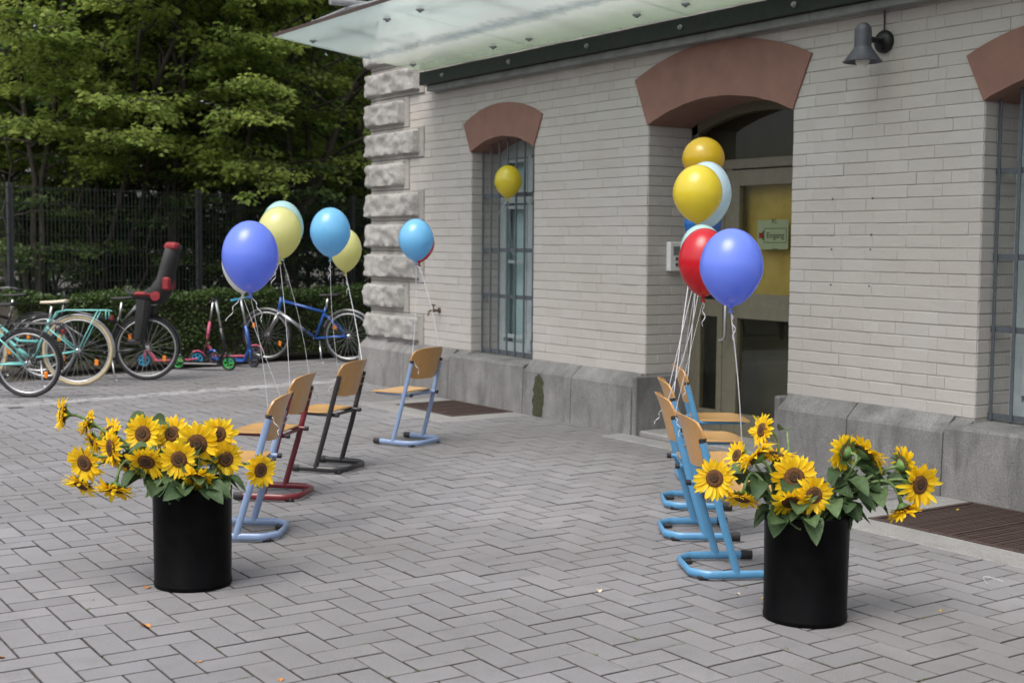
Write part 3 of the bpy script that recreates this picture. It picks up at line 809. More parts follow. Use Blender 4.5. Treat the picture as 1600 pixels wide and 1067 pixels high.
for (a_, b_, c_, d_) in ((-21, -8, 13, -7.4), (-21, 7.4, 13, 8), (-21, -7.4, -20.4, 7.4), (12.4, -7.4, 13, 7.4)): q.box((-.001, a_*k, b_*k-1*k), (-.0006, c_*k, d_*k-1*k))
q.box((-.001, 13.6*k, -6*k), (-.0006, 15.5*k, 4*k)); q.build('border_line', M['ink'], nt_)
q = MB(); q.box((-.0011, 15.5*k, -4*k), (-.0006, 21*k, 2*k)); q.build('arrow', M['inkred'], nt_)
for (u, v) in ((1301, 311), (1363, 310), (1300, 367), (1361, 367), (1299, 390), (1360, 390), (1298, 445), (1358, 447)):
    p = onwall(u, v, XB-.002); q = MB(); q.lathe([(.0065, -.006), (.0065, .0015), (0, .001)], 10, tuple(p), (-1, 0, 0)); bpart(q, 'screw_hole_disc', M['lampgrey'])  # dark disc painted in for the shade of an open screw hole
# moss on the plinth
mo = MB(); n = 14; cyy = onwall(842, 620, XP)[1]; vs = []; fs = []
for j in range(11):
    t = j/10; zz = .01+.36*t; w = .075*math.sqrt(max(0, 1-t**3.5))+.008
    for i in range(7):
        s = i/6*2-1; vs.append((XP-.004-.006*(1-s*s)*random.uniform(.6, 1.2)-.012*(1-zz/.38), cyy+s*w*random.uniform(.8, 1.15)+random.uniform(-.01, .01), zz+random.uniform(-.012, .012)*(0 < j)))
for j in range(10):
    for i in range(6): a_ = j*7+i; fs.append((a_, a_+1, a_+8, a_+7))
mo.add(vs, fs); tag(mo.build('moss_patch', M['moss'], smooth=True), 'dark green moss patch growing up the stone plinth right of the far window', 'moss')

# ------------------------------------------------------------------ school chairs
def wood_mat(name, ca, cb, sc=(3, 40, 40)):
    m, nt, b = nmat(name); mp = nt.nodes.new('ShaderNodeMapping'); mp.inputs['Scale'].default_value = sc
    nt.links.new(objco(nt), mp.inputs[0])
    c = mix_col(nt, ramp(nt, noise_n(nt, 2.5, 5, .6, mp.outputs[0]), .3, .7), ca, cb)
    nt.links.new(c, b.inputs['Base Color']); b.inputs['Roughness'].default_value = .32; b.inputs['Coat Weight'].default_value = .3
    return m
M['ply_seat'] = wood_mat('beech_plywood_seat', (.52, .30, .115), (.60, .37, .16))
M['ply_back'] = wood_mat('beech_plywood_back', (.44, .225, .065), (.52, .285, .095), (40, 40, 3))
M['ch_lblue'] = plain('light_blue_lacquer', (.20, .28, .44), .35, var=.05, coat=.3)
M['ch_red'] = plain('dark_red_lacquer', (.13, .009, .015), .35, var=.08, coat=.3)
M['ch_black'] = plain('black_lacquer', (.016, .016, .018), .35, var=.1, coat=.3)
M['ch_blue'] = plain('sky_blue_lacquer', (.08, .25, .44), .35, var=.05, coat=.3)
def ux(z): return .20-.165*(z/.62)
def make_chair(matname):
    e = bpy.data.objects.new('school_chair', None); e.empty_display_size = .1; link(e)
    mt = M[matname]
    q = MB(); zt = .028; ax = (1, 0, 0)
    path = [(.33, -.185, zt), (.09, -.185, zt), (.066, -.18, zt), (.016, -.13, zt), (.004, -.112, zt), (.004, .112, zt), (.016, .13, zt), (.066, .18, zt), (.09, .185, zt), (.33, .185, zt)]
    q.tube(path, .0145, 10, flat=(.0185, .0105, (0, 0, 1))); q.build('base_runner', mt, e, auto=50)
    for s in (-1, 1):
        q = MB(); q.tube([(.20, s*.185, .03), (ux(.3), s*.184, .3), (.035, s*.178, .62)], .015, 12, flat=(.0175, .0115, (1, 0, .25))); q.build('upright', mt, e, auto=50)
        q = MB(); q.tube([(.0365, s*.1782, .615), (.0325, s*.1778, .632)], .016, 12, flat=(.0182, .0122, (1, 0, .25))); q.build('end_cap', M['rubber'], e, auto=50)
        q = MB(); q.tube([(.318, s*.185, zt), (.372, s*.185, zt-.001)], .018, 12, flat=(.022, .0145, (0, 0, 1))); q.build('runner_cap', M['rubber'], e, auto=50)
        q = MB(); q.cbox((.03, s*.150-.022, 0), (.075, s*.150+.022, .022), .006); q.build('foot_pad', M['rubber'], e)
        q = MB(); q.tube([(.062, s*.160, .378), (.30, s*.150, .382), (.40, s*.12, .378)], .011, 10, flat=(.013, .010, (0, 0, 1))); q.build('seat_rail', mt, e, auto=50)
        q = MB(); q.tube([(.045, s*.160, .378), (.066, s*.160, .378)], .0135, 10); q.build('rail_plug', M['rubber'], e, auto=50)
    q = MB(); q.tube([(.40, -.12, .378), (.415, 0, .378), (.40, .12, .378)], .0105, 8); q.tube([(ux(.37)-.004, -.18, .374), (ux(.37)-.004, .18, .374)], .010, 8); q.build('seat_crossbar', mt, e, auto=50)
    # seat: rounded plywood sheet with a waterfall front edge
    nr, na = 7, 40; top = []; q = MB(); vs = []; fs = []
    def so(a):
        cx, sx = math.cos(a), math.sin(a); p = .5
        return (math.copysign(abs(cx)**p, cx), math.copysign(abs(sx)**p, sx))
    def surf(x, y):
        z = .402-.010*(1-(x/.18)**2)*(1-(y/.19)**2)
        if x > .09: z -= ((x-.09)/.1)**2*.022
        if x < -.12: z += ((-x-.12)/.06)**2*.010
        return z
    for lay in (0, 1):
        for i in range(1, nr+1):
            for k in range(na):
                cx, sx = so(2*math.pi*k/na); r = (i/nr)
                x = cx*.182*r; w = .188+.012*cx; y = sx*w*r
                vs.append((x+.262, y, surf(x, y)-(.011 if lay else 0)-(.003 if i == nr and not lay else 0)))
        vs.append((.262, 0, surf(0, 0)-(.011 if lay else 0)))
    hlf = nr*na+1
    for lay in (0, 1):
        b0 = lay*hlf
        for k in range(na):
            t = (b0+nr*na, b0+k, b0+(k+1) % na); fs.append(t if not lay else t[::-1])
            for i in range(nr-1):
                a_ = b0+i*na; t = (a_+k, a_+na+k, a_+na+(k+1) % na, a_+(k+1) % na); fs.append(t if not lay else t[::-1])
    for k in range(na):
        a_ = (nr-1)*na; fs.append((a_+k, hlf+a_+k, hlf+a_+(k+1) % na, a_+(k+1) % na))
    q.add(vs, fs); q.build('seat', M['ply_seat'], e, auto=50)
    # backrest: curved plywood, rounded top
    q = MB(); vs = []; fs = []; nu, nv = 16, 10
    for lay in (0, 1):
        for j in range(nv+1):
            for i in range(nu+1):
                s = i/nu*2-1; t = j/nv
                hw = .186*(1-.10*(abs(2*t-1)**5))
                zt2 = .725-.022*abs(s)**3.5; zb2 = .492+.018*abs(s)**4
                z = zb2+(zt2-zb2)*t; x = .012-.165/.62*(z-.62)+.028-.042*(1-s*s)+.012*(t-.5)**2*4*0-.0
                x += -.02*max(0, t-.6)**2*4
                vs.append((x+(0 if lay else .010), s*hw, z))
    n1 = (nu+1)*(nv+1)
    for lay in (0, 1):
        for j in range(nv):
            for i in range(nu):
                a_ = lay*n1+j*(nu+1)+i; t = (a_, a_+1, a_+nu+2, a_+nu+1); fs.append(t if not lay else t[::-1])
    ring = [i for i in range(nu+1)]+[j*(nu+1)+nu for j in range(1, nv+1)]+[nv*(nu+1)+i for i in range(nu-1, -1, -1)]+[j*(nu+1) for j in range(nv-1, 0, -1)]
    for k in range(len(ring)):
        a_, b_ = ring[k], ring[(k+1) % len(ring)]; fs.append((a_, n1+a_, n1+b_, b_))
    q.add(vs, fs); bo = q.build('backrest', M['ply_back'], e, auto=50); fix_normals(bo)
    for s in (-1, 1):
        for zz in (.55, .60):
            q = MB(); q.tube([(ux(zz)-.02, s*.170, zz), (ux(zz)+.004, s*.170, zz)], .006, 8); q.build('rivet', M['silver'], bo)
        
    return e
CHAIRS = [('ch_lblue', 2.696, 6.096, 144, 'light blue framed plywood chair right behind the sunflower bin on the left', 'chairs of the left row'),
          ('ch_red', 3.219, 6.953, 136, 'dark red framed plywood chair in the left row', 'chairs of the left row'),
          ('ch_black', 3.874, 7.609, 127, 'black framed plywood chair in the left row', 'chairs of the left row'),
          ('ch_lblue', 4.833, 8.309, 114, 'light blue framed plywood chair alone near the far steel grate', 'chairs of the left row'),
          ('ch_blue', 3.926, 4.459, -28, 'sky blue framed chair closest to the right sunflower bin', 'blue chairs of the right row'),
          ('ch_blue', 4.351, 5.118, -33, 'sky blue framed chair, second from the right sunflower bin', 'blue chairs of the right row'),
          ('ch_blue', 4.864, 5.711, -36, 'sky blue framed chair, third from the right sunflower bin', 'blue chairs of the right row'),
          ('ch_blue', 5.496, 6.319, -35, 'sky blue framed chair closest to the door, last of the right row', 'blue chairs of the right row')]
protos = {}
chair_pos = []
for (mn, x, y, az, lab, grp) in CHAIRS:
    if mn not in protos: o = protos[mn] = make_chair(mn)
    else: o = copy_tree(protos[mn])
    o.location = (x, y, 0); o.rotation_euler = (0, 0, R(az)); tag(o, lab, 'chair', grp)
    f = np.array([math.cos(R(az)), math.sin(R(az)), 0]); l = np.array([-f[1], f[0], 0]); o3 = np.array([x, y, 0])
    chair_pos.append({'near': o3+f*.035+l*(.178 if az > 0 else -.178)+UP*.635, 'far': o3+f*.035-l*(.178 if az > 0 else -.178)+UP*.635})

# ------------------------------------------------------------------ balloons
BC = {'blue': (.20, .31, .90), 'white': (.74, .76, .74), 'pale_yellow': (.72, .72, .32), 'pale_cyan': (.48, .72, .72), 'light_blue': (.22, .58, .86), 'yellow': (.76, .64, .05), 'gold': (.66, .47, .02), 'red': (.62, .012, .025), 'ice': (.60, .75, .82), 'deep_blue': (.02, .16, .50)}
for k_ in BC: M['bal_'+k_] = balloon_mat('balloon_'+k_, BC[k_])
def balloon(col, u, v, w, hh, fwd, tie, label, grp, tilt=0.0, knots=True):
    c = at(u, v, fwd); mp = fwd/F; rw = w*mp/2; rh = hh*mp/2
    e = empty('balloon', tuple(c), label=label, cat='balloon', group=grp)
    prof = []
    n = 22
    for i in range(n+1):
        t = i/n; th = math.pi*(1-t)                     # bottom -> top
        z = -math.cos(math.pi-th) if False else math.cos(th)
        r = math.sin(th)
        if z < 0: r = r*(1-.22*(-z)**1.6)
        prof.append((max(r*rw, .0), z*rh*(1.0 if z > 0 else 1.0)))
    prof[0] = (.010, prof[0][1]-.004)
    q = MB(); q.lathe(prof, 36); o = q.build('skin', M['bal_'+col], e, smooth=True)
    zb = -rh-.004
    q = MB(); q.lathe([(.006, .006), (.008, -.004), (.006, -.010), (.013, -.022), (.011, -.024), (.004, -.012)], 12, (0, 0, zb)); q.build('knot', M['bal_'+col], e, smooth=True)
    tl = Vector(tie)-Vector(c); st_ = Vector((0, 0, zb-.012)); pts = []
    rr = random.Random(int(u*7+v))
    sx, sy = rr.uniform(-.02, .02), rr.uniform(-.02, .02)
    for i in range(25):
        t = i/24; p = st_.lerp(tl, t)+Vector((sx, sy, 0))*math.sin(math.pi*t); pts.append(p)
    q = MB(); q.tube(pts, .0025, 4, flat=(.0034, .0009, (math.cos(rr.uniform(0, 3)), math.sin(rr.uniform(0, 3)), 0)))
    if knots:       # curled loose end below the knot and at the tied end
        for base, sgn, L in ((st_, 1, .13), (tl, -1, .10)):
            a0 = rr.uniform(0, 6.28); cp = []
            for i in range(22):
                t = i/21; cp.append(base+Vector((math.cos(a0)*t*L*.6+math.cos(t*16)*.010*t, math.sin(a0)*t*L*.6+math.sin(t*16)*.010*t, -t*L+.02*math.sin(t*3))))
            q.tube(cp, .0022, 4, flat=(.0032, .0008, (0, 0, 1)))
    q.build('ribbon', M['ribbon'], e)
    M4 = Matrix.Rotation(R(tilt), 4, Vector(FW))
    if tilt:
        o.data.transform(M4)
    return e
lg_, rg_ = 'balloons tied to the left row of chairs', 'balloons tied to the right row of chairs'
cp_ = chair_pos
balloon('blue', 391, 401, 88, 112, 6.50, cp_[0]['near'], 'large royal blue balloon above the left sunflower bin', lg_)
balloon('white', 379, 412, 64, 92, 6.85, cp_[0]['far'], 'white balloon mostly hidden behind the large blue balloon on the left', lg_)
balloon('pale_yellow', 437, 364, 69, 82, 7.50, cp_[1]['near'], 'pale yellow balloon above the red chair, right of the large blue one', lg_)
balloon('pale_cyan', 441, 357, 66, 86, 7.9, cp_[1]['far'], 'pale cyan balloon peeking out behind the pale yellow one above the red chair', lg_)
balloon('light_blue', 516, 363, 63, 77, 8.40, cp_[2]['near'], 'light blue balloon above the black chair', lg_)
balloon('pale_yellow', 540, 391, 50, 67, 8.85, cp_[2]['far'], 'small pale yellow balloon half behind the light blue one above the black chair', lg_)
balloon('light_blue', 650, 375, 55, 66, 9.45, cp_[3]['near'], 'light blue balloon before the corner stones above the lone chair', lg_)
balloon('red', 655, 381, 48, 58, 9.85, cp_[3]['far'], 'red balloon almost wholly hidden behind the light blue one at the building corner', lg_)
yb_ = onwall(800, 396, GX_-.02)
balloon('yellow', 794, 284, 43, 51, float(np.dot(onwall(794, 284, GX_-.20), FW)), yb_, 'yellow balloon hanging in front of the far barred window', 'balloon at the window')
balloon('gold', 1099, 249, 66, 68, 8.2, cp_[7]['near'], 'golden yellow balloon at the top of the bunch by the door', rg_)
balloon('deep_blue', 1098, 352, 58, 60, 8.5, cp_[7]['far'], 'deep blue balloon peeking out behind the red one in the bunch by the door', rg_)
balloon('yellow', 1090, 303, 77, 90, 7.35, cp_[6]['near'], 'bright yellow balloon in the middle of the bunch by the door', rg_)
balloon('ice', 1104, 305, 77, 104, 7.75, cp_[6]['far'], 'white blue balloon behind the bright yellow one by the door', rg_)
balloon('pale_cyan', 1096, 390, 66, 78, 7.0, cp_[5]['far'], 'pale cyan balloon hidden behind the red balloon', rg_)
balloon('red', 1100, 410, 80, 107, 6.62, cp_[5]['near'], 'red balloon half behind the royal blue one by the door', rg_)
balloon('blue', 1143, 418, 99, 122, 5.85, np.array([3.926, 4.459, .392])+np.array([.883, -.469, 0])*.27+np.array([.469, .883, 0])*.0, 'large royal blue balloon in front of the door', rg_)

# ------------------------------------------------------------------ bins with sunflowers
BIN_H = .425; BR = .166
def flower_bin(c, label):
    e = empty('flower_bin', (c[0], c[1], 0), label=label, cat='bin', group='black bins used as vases')
    q = MB(); q.lathe([(BR-.006, 0), (BR-.001, .004), (BR, .015), (BR, .02), (BR-.003, .024), (BR+.001, BIN_H-.012), (BR+.003, BIN_H-.004), (BR, BIN_H), (BR-.007, BIN_H-.002), (BR-.009, .03), (0, .028)], 56); q.build('body', M['binblack'], e, auto=40)
    q = MB(); q.lathe([(0, .33), (BR-.0095, .33)], 40); q.build('water', M['rubber'], e)
    return e
CL, CR = np.array([1.973, 5.419, 0]), np.array([3.845, 3.635, 0])
flower_bin(CL, 'black cylindrical bin full of sunflowers on the left'); flower_bin(CR, 'black cylindrical bin full of sunflowers on the right')
def leaf_geo(mb, base, d, nrm, L, wd, rr, droop=.3):
    """heart shaped leaf: base point, direction, normal"""
    d = Vector(d).normalized(); nrm = Vector(nrm); sd = d.cross(nrm).normalized(); nrm = sd.cross(d).normalized()
    prof = [(0, .0), (.05, .66), (.2, 1.0), (.42, .98), (.66, .74), (.86, .4), (1, .03)]
    vs = []; fs = []; cur = rr.uniform(.5, 1.5)*droop
    for i, (t, w) in enumerate(prof):
        c = Vector(base)+d*(t*L-.0)-Vector((0, 0, 1))*(cur*L*t*t)+nrm*(.04*L*math.sin(t*5+rr.uniform(0, .5)))
        ww = w*wd*.5
        for s in (-1, -.5, 0, .5, 1):
            vs.append(c+sd*(s*ww)+nrm*(abs(s)**1.3*ww*.45-.02*L*math.sin(t*9)*abs(s)) - d*(abs(s)*.10*L if i in (0, 1) else 0))
    for i in range(len(prof)-1):
        for s in range(4):
            a_ = i*5+s; fs.append((a_, a_+1, a_+6, a_+5))
    mb.add(vs, fs)
def sunflower(binc, u, v, dia, face, df, label, grp, seed, leaves=2, droop=0.0, dist=1.0):
    rr = random.Random(seed); bf = float(binc@FW)
    hc = Vector(at(u, v, bf+df)); rad = dia/2*1.14*(bf+df)/F
    fx, fu, fc = face; nrm = (Vector(RT)*fx+Vector((0, 0, 1))*fu-Vector(FW)*fc).normalized()
    ang = rr.uniform(0, 6.28); base = Vector(binc)+Vector((math.cos(ang)*.05, math.sin(ang)*.05, .335))
    e = empty('sunflower', tuple(base), label=label, cat='sunflower', group=grp); O = base
    Mx = Vector((0, 0, 1)).rotation_difference(nrm).to_matrix()
    rd = rad*.43
    # stem: from the bin, up over the rim, bending into the back of the head
    back = hc-nrm*.022; out = Vector((hc.x-binc[0], hc.y-binc[1], 0))
    rim = Vector(binc)+Vector((0, 0, BIN_H+.02))+(out.normalized()*min(out.length*.55, BR*.72) if out.length > .01 else Vector())
    c1 = rim+Vector((0, 0, .10))+out*.25; c2 = back-nrm*.10+Vector((0, 0, .02+droop))
    pts = [base, rim]
    for i in range(1, 11):
        t = i/10; p = rim*(1-t)**3+c1*3*t*(1-t)**2+c2*3*t*t*(1-t)+back*t**3; pts.append(p)
    q = MB(); q.tube([p-O for p in pts], [.0065]*6+[.0062, .006, .0058, .0058, .0065, .009], 8); q.build('stem', M['sstem'], e, smooth=True)
    q = MB(); prof = [(rd*1.02, -.012), (rd*1.03, .0), (rd*.92, .010), (rd*.66, .013)]
    q.lathe(prof+[(rd*.45, .010), (0, .008)], 22, tuple(hc-O), tuple(nrm)); dk = q.build('disc', M['disc'], e, smooth=True)
    q = MB(); q.lathe([(rd*.46, .0112), (rd*.3, .0125), (0, .0105)], 16, tuple(hc-O), tuple(nrm)); q.build('disc_centre', M['disc_in'], dk, smooth=True)
    # petals in two rows
    q = MB()
    for row, (n, ln, zoff, lift) in enumerate(((26, 1.0, .0, .02), (24, .92, .004, .25))):
        for k in range(n):
            if rr.random() < .04: continue
            a = 2*math.pi*(k+(.5 if row else 0))/n+rr.uniform(-.1, .1); L = (rad-rd*.92)*ln*rr.uniform(.72, 1.2); wd = rr.uniform(.0062, .0098)*(rad/.075)
            lf = lift+rr.uniform(-.35, .4); cu = rr.uniform(-.6, .5); q.tone = rr.random()
            vs = []; tw = rr.uniform(-.4, .4)
            for t, w in ((0, .45), (.3, .95), (.62, 1), (.85, .6), (1, .06)):
                rr_ = rd*.93+L*t*math.cos(lf*.8); z = zoff+L*(t*math.sin(lf)+cu*t*t*.6)
                for s in (-1, 0, 1):
                    x = rr_; y = s*w*wd; zz = z+(.22*wd*abs(s)*w*2)+tw*y*t
                    p = Vector((x*math.cos(a)-y*math.sin(a), x*math.sin(a)+y*math.cos(a), zz))
                    p = Mx @ p+hc
                    p.z -= .10*L*t*t*rr.uniform(0, 1)
                    vs.append(p-O)
            fs = []
            for i in range(4):
                for s in range(2): b = i*3+s; fs.append((b, b+1, b+4, b+3))
            q.add(vs, fs)
    q.build('petals', M['petal'], e, smooth=True)
    q = MB()
    q.lathe([(.010, -.030), (rd*.55, -.022), (rd*.98, -.006)], 16, tuple(hc-O), tuple(nrm))
    for k in range(16):
        a = 2*math.pi*k/16+rr.uniform(-.1, .1); L = rad*.42*rr.uniform(.8, 1.2); lf = rr.uniform(-.35, .1); vs = []
        for t, w in ((0, 1), (.5, .8), (1, .05)):
            for s in (-1, 1):
                x = rd*.85+L*t; y = s*w*.010; vs.append(Mx @ Vector((x*math.cos(a)-y*math.sin(a), x*math.sin(a)+y*math.cos(a), -.008-L*t*t*.5*abs(lf)*2))+hc-O)
        q.add(vs, [(0, 1, 3, 2), (2, 3, 5, 4)])
    q.build('sepals', M['sepal'], e, smooth=True)
    for k in range(leaves):
        t = rr.uniform(.05, .85); i = 1+int(t*9); p = pts[i]; a = rr.uniform(0, 6.28)
        d = Vector((math.cos(a), math.sin(a), rr.uniform(-.35, .35)))+out*1.0-Vector(FW)*rr.uniform(0, .5)
        q = MB(); q.tone = rr.random(); L = rr.uniform(.07, .115)
        leaf_geo(q, p+d.normalized()*.035-O, d, (rr.uniform(-.4, .4), rr.uniform(-.4, .4), 1), L, L*.85, rr)
        q.tone = .6; q.tube([p-O, p+d.normalized()*.045-O], .003, 5)
        q.build('leaf', M['sleaf'], e, smooth=True)
    return e
gl_, gr_ = 'sunflowers in the left bin', 'sunflowers in the right bin'
LEFT = [(98, 647, 50, (-.93, .12, .42), .02, 'sunflower farthest left, on its own long stem left of the bin', 1, 0),
 (137, 661, 40, (-.8, .45, .35), .07, 'small sunflower second from far left in the left bin', 1, 0),
 (147, 690, 42, (-.75, -.35, .5), .05, 'small half hidden sunflower left of the left bin, facing left and down', 1, 0),
 (174, 699, 58, (-.78, .0, .62), -.03, 'sunflower turned to the left beside the upright heads of the left bin', 2, 0),
 (133, 723, 56, (-.35, -.15, .92), -.08, 'broad sunflower at the far left of the left bin, facing the camera', 1, 0),
 (127, 757, 50, (-.35, -.72, .55), -.03, 'drooping sunflower under the broad one at the far left', 1, .03),
 (179, 764, 62, (-.15, -.88, .35), -.10, 'sunflower hanging face down at the lower left of the left bin', 2, .06),
 (224, 678, 56, (-.15, .1, .98), -.02, 'sunflower facing the camera at the upper left of the left bin', 2, 0),
 (229, 720, 58, (-.05, -.55, .82), -.10, 'sunflower bowed forward below the upper left head of the left bin', 3, .03),
 (270, 678, 54, (-.2, .35, .9), .05, 'sunflower behind the two large heads at the centre top of the left bin', 2, 0),
 (308, 694, 68, (.12, .05, .98), -.05, 'largest sunflower of the left bin with a big brown disc', 3, 0),
 (341, 678, 52, (.1, .12, .98), -.02, 'sunflower with a greenish centre at the top right of the left bin', 2, 0),
 (280, 717, 56, (-.05, -.1, .99), -.13, 'sunflower facing the camera in the lower middle of the left bin', 3, 0),
 (352, 717, 52, (.55, -.05, .82), -.02, 'sunflower turned right at the right side of the left bin', 3, 0),
 (309, 745, 50, (.05, -.72, .62), -.12, 'sunflower bowed down low over the rim of the left bin', 3, .03),
 (406, 734, 50, (.72, -.05, .66), .0, 'sunflower farthest right of the left bin, on a stem before the chair', 1, 0),
 (172, 674, 40, (-.4, .6, .5), .08, 'small sunflower pointing up at the back left of the left bin', 2, 0),
 (196, 722, 42, (-.3, -.5, .6), .02, 'shaded sunflower tucked in behind the left turned head', 3, 0)]
RIGHT = [(1117, 747, 52, (-.35, .05, .93), -.05, 'sunflower farthest left of the right bin, facing the camera before the blue chair', 1, 0),
 (1160, 778, 46, (-.25, -.85, .35), -.06, 'drooping sunflower at the lower left of the right bin', 2, .05),
 (1192, 672, 42, (-.92, .25, .3), .03, 'topmost sunflower of the right bin, turned left', 1, 0),
 (1153, 712, 38, (-.7, .3, .3), .08, 'small sunflower half hidden behind the upper left heads of the right bin', 1, 0),
 (1182, 712, 54, (-.6, .55, -.25), -.02, 'sunflower seen from behind at the upper left of the right bin', 2, 0),
 (1212, 712, 48, (.15, .85, .1), .05, 'sunflower facing the sky behind the central heads of the right bin', 2, 0),
 (1241, 746, 60, (-.1, .08, .98), -.08, 'large sunflower facing the camera in the middle of the right bin', 3, 0),
 (1236, 783, 54, (-.1, -.68, .68), -.12, 'sunflower bowed down under the large central head of the right bin', 2, .03),
 (1271, 773, 50, (.12, -.02, .98), -.13, 'smaller sunflower facing the camera right of the central head of the right bin', 3, 0),
 (1320, 706, 48, (-.6, .1, -.65), .0, 'sunflower seen from behind with a green back at the upper right of the right bin', 2, 0),
 (1352, 706, 60, (.55, .6, -.15), .04, 'sunflower turned up and right at the top of the right bin', 3, 0),
 (1412, 726, 50, (.85, .25, -.2), .05, 'sunflower half behind the rightmost one of the right bin', 3, 0),
 (1436, 757, 56, (.45, -.05, .88), -.02, 'rightmost sunflower of the right bin with open brown disc', 2, 0),
 (1412, 797, 46, (.3, -.9, .25), .0, 'sunflower hanging face down at the lower right of the right bin', 3, .05)]
for i, (u, v, dia, fc, df, lab, lv, dp) in enumerate(LEFT): sunflower(CL, u, v, dia, fc, df, lab, gl_, 100+i, lv, dp)
for i, (u, v, dia, fc, df, lab, lv, dp) in enumerate(RIGHT): sunflower(CR, u, v, dia*1.14, fc, df, lab, gr_, 200+i, lv, dp)
# extra leaves hanging over the rims: on flowerless stems
def leafy_stem(binc, u, v, df, n, seed, label, grp):
    rr = random.Random(seed); bf = float(binc@FW); tip = Vector(at(u, v, bf+df)); O = Vector(binc)+Vector((rr.uniform(-.04, .04), rr.uniform(-.04, .04), .335))
    e = empty('sunflower_foliage', tuple(O), label=label, cat='leaves', group=grp)
    out = Vector((tip.x-binc[0], tip.y-binc[1], 0)); rim = Vector(binc)+Vector((0, 0, BIN_H+.015))+out.normalized()*min(out.length*.7, BR*.8)
    q = MB(); q.tube([(0, 0, 0), tuple(rim-O), tuple(rim.lerp(tip, .5)+Vector((0, 0, .03))-O), tuple(tip-O)], [.007, .007, .006, .004], 7); q.build('stem', M['sstem'], e, smooth=True)
    for k in range(n):
        t = k/max(1, n-1); p = rim.lerp(tip, t); a = rr.uniform(-1.1, 1.1); d = Matrix.Rotation(a, 3, 'Z') @ (out.normalized()*.8-Vector(FW)*.5); d.z = rr.uniform(-.55, .35)
        q = MB(); q.tone = rr.random(); L = rr.uniform(.065, .10); leaf_geo(q, p+d.normalized()*.02-O, d, (rr.uniform(-.6, .6)-FW[0]*.5, rr.uniform(-.6, .6)-FW[1]*.5, .9), L, L*.9, rr, .35)
        q.build('leaf', M['sleaf'], e, smooth=True)
for i, (u, v, df) in enumerate(((245, 765, -.13), (285, 772, -.16), (325, 768, -.14), (345, 752, -.03), (222, 740, -.05), (270, 745, -.08), (310, 735, -.02), (262, 662, .06), (232, 655, .10))):
    leafy_stem(CL, u, v-4, df, 3, 300+i, 'dark green sunflower leaves hanging over the rim of the left bin', 'leaves in the left bin')
for i, (u, v, df) in enumerate(((1214, 822, -.14), (1262, 828, -.19), (1300, 800, -.14), (1330, 745, .0), (1385, 755, .02), (1300, 778, -.06), (1215, 752, .04), (1170, 752, .02), (1310, 760, .06), (1355, 770, .04), (1335, 785, -.12), (1370, 785, -.05), (1395, 770, .0), (1340, 750, .02), (1200, 760, -.03), (1300, 748, .03), (1370, 750, .04), (1230, 690, .06), (1185, 765, -.08))):
    leafy_stem(CR, u, v-16, df+.05, 3, 330+i, 'grey green sunflower leaves hanging over the rim of the right bin', 'leaves in the right bin')
# fallen leaves, petals and ribbon scraps on the paving
def scrap(name, u, v, L, mat, label, cat, seed, wd=.5):
    rr = random.Random(seed); p = ground(u, v); q = MB(); q.tone = .8; a = rr.uniform(0, 6.28)
    leaf_geo(q, (0, 0, .008), (math.cos(a), math.sin(a), .15), (rr.uniform(-.3, .3), rr.uniform(-.3, .3), 1), L, L*wd, rr, .1)
    o = q.build(name, M[mat], smooth=True); o.location = p; tag(o, label, cat)
    zm = min(v_.co.z for v_ in o.data.vertices); o.location.z = .001-zm
for i, a in enumerate(((222, 977, .055, 'fallen', 'curled brown leaf on the paving in front of the left bin', .6), (232, 917, .035, 'fallen', 'brown leaf scrap at the foot of the left bin', .7), (316, 1034, .02, 'fallen', 'tiny orange leaf scrap on the paving below the left bin', .6), (438, 1064, .03, 'fallen', 'orange leaf at the bottom edge of the picture', .6), (6, 1028, .045, 'fallen', 'reddish leaf at the left edge on the paving', .5), (936, 925, .05, 'beige', 'pale dry leaf on the open paving between the bins', .5), (1151, 927, .022, 'beige', 'pale leaf scrap left of the right bin', .6))):
    scrap('fallen_leaf', a[0], a[1], a[2], a[3], a[4], 'leaf', 500+i, a[5])
for i, a in enumerate(((1191, 935, .04, 'yellow petal lying left of the right bin'), (1205, 968, .025, 'yellow petal touching the foot of the right bin'), (1470, 955, .03, 'yellow petal lying alone right of the right bin'), (1495, 797, .03, 'yellow petal on the near steel grate'))):
    scrap('fallen_petal', a[0], a[1], a[2], 'petal', a[3], 'petal', 520+i, .35)
rp = ground(1555, 912); q = MB(); q.tube([(.12*t-.05, .05*math.sin(t*5), .004+.02*abs(math.sin(t*4))) for t in np.linspace(0, .7, 14)], .002, 4, flat=(.0025, .0008, (0, 0, 1))); o = q.build('ribbon_scrap', M['ribbon']); o.location = rp; tag(o, 'silver ribbon scrap lying on the paving at the right', 'ribbon')
# weeds in the joints
wl = MB(); rr = random.Random(5)
for _ in range(50):
    u, v = rr.uniform(0, 1600), rr.uniform(800, 1067)**1; p = ground(u, v)
    if p[0] > 6.3: continue
    gx, gy = p[0]/W+GX, p[1]/W+GY
    if rr.random() < .5: gx = round(gx)
    else: gy = round(gy)
    x, y = (gx-GX)*W, (gy-GY)*W
    for k in range(rr.randrange(4, 16)):
        a = rr.uniform(0, 6.28); l = rr.uniform(.006, .02); wl.tone = rr.random(); bx, by = x+rr.uniform(-.02, .02)*(gy == round(gy)), y+rr.uniform(-.02, .02)*(gx == round(gx)); s = .0022
        wl.add([(bx-s*math.sin(a), by+s*math.cos(a), -.006), (bx+s*math.sin(a), by-s*math.cos(a), -.006), (bx+l*math.cos(a), by+l*math.sin(a), rr.uniform(.002, .010))], [(0, 1, 2)])
tag(wl.build('joint_weeds', M['weed']), 'sparse green weeds and moss in the paving joints', 'weeds', kind='stuff')

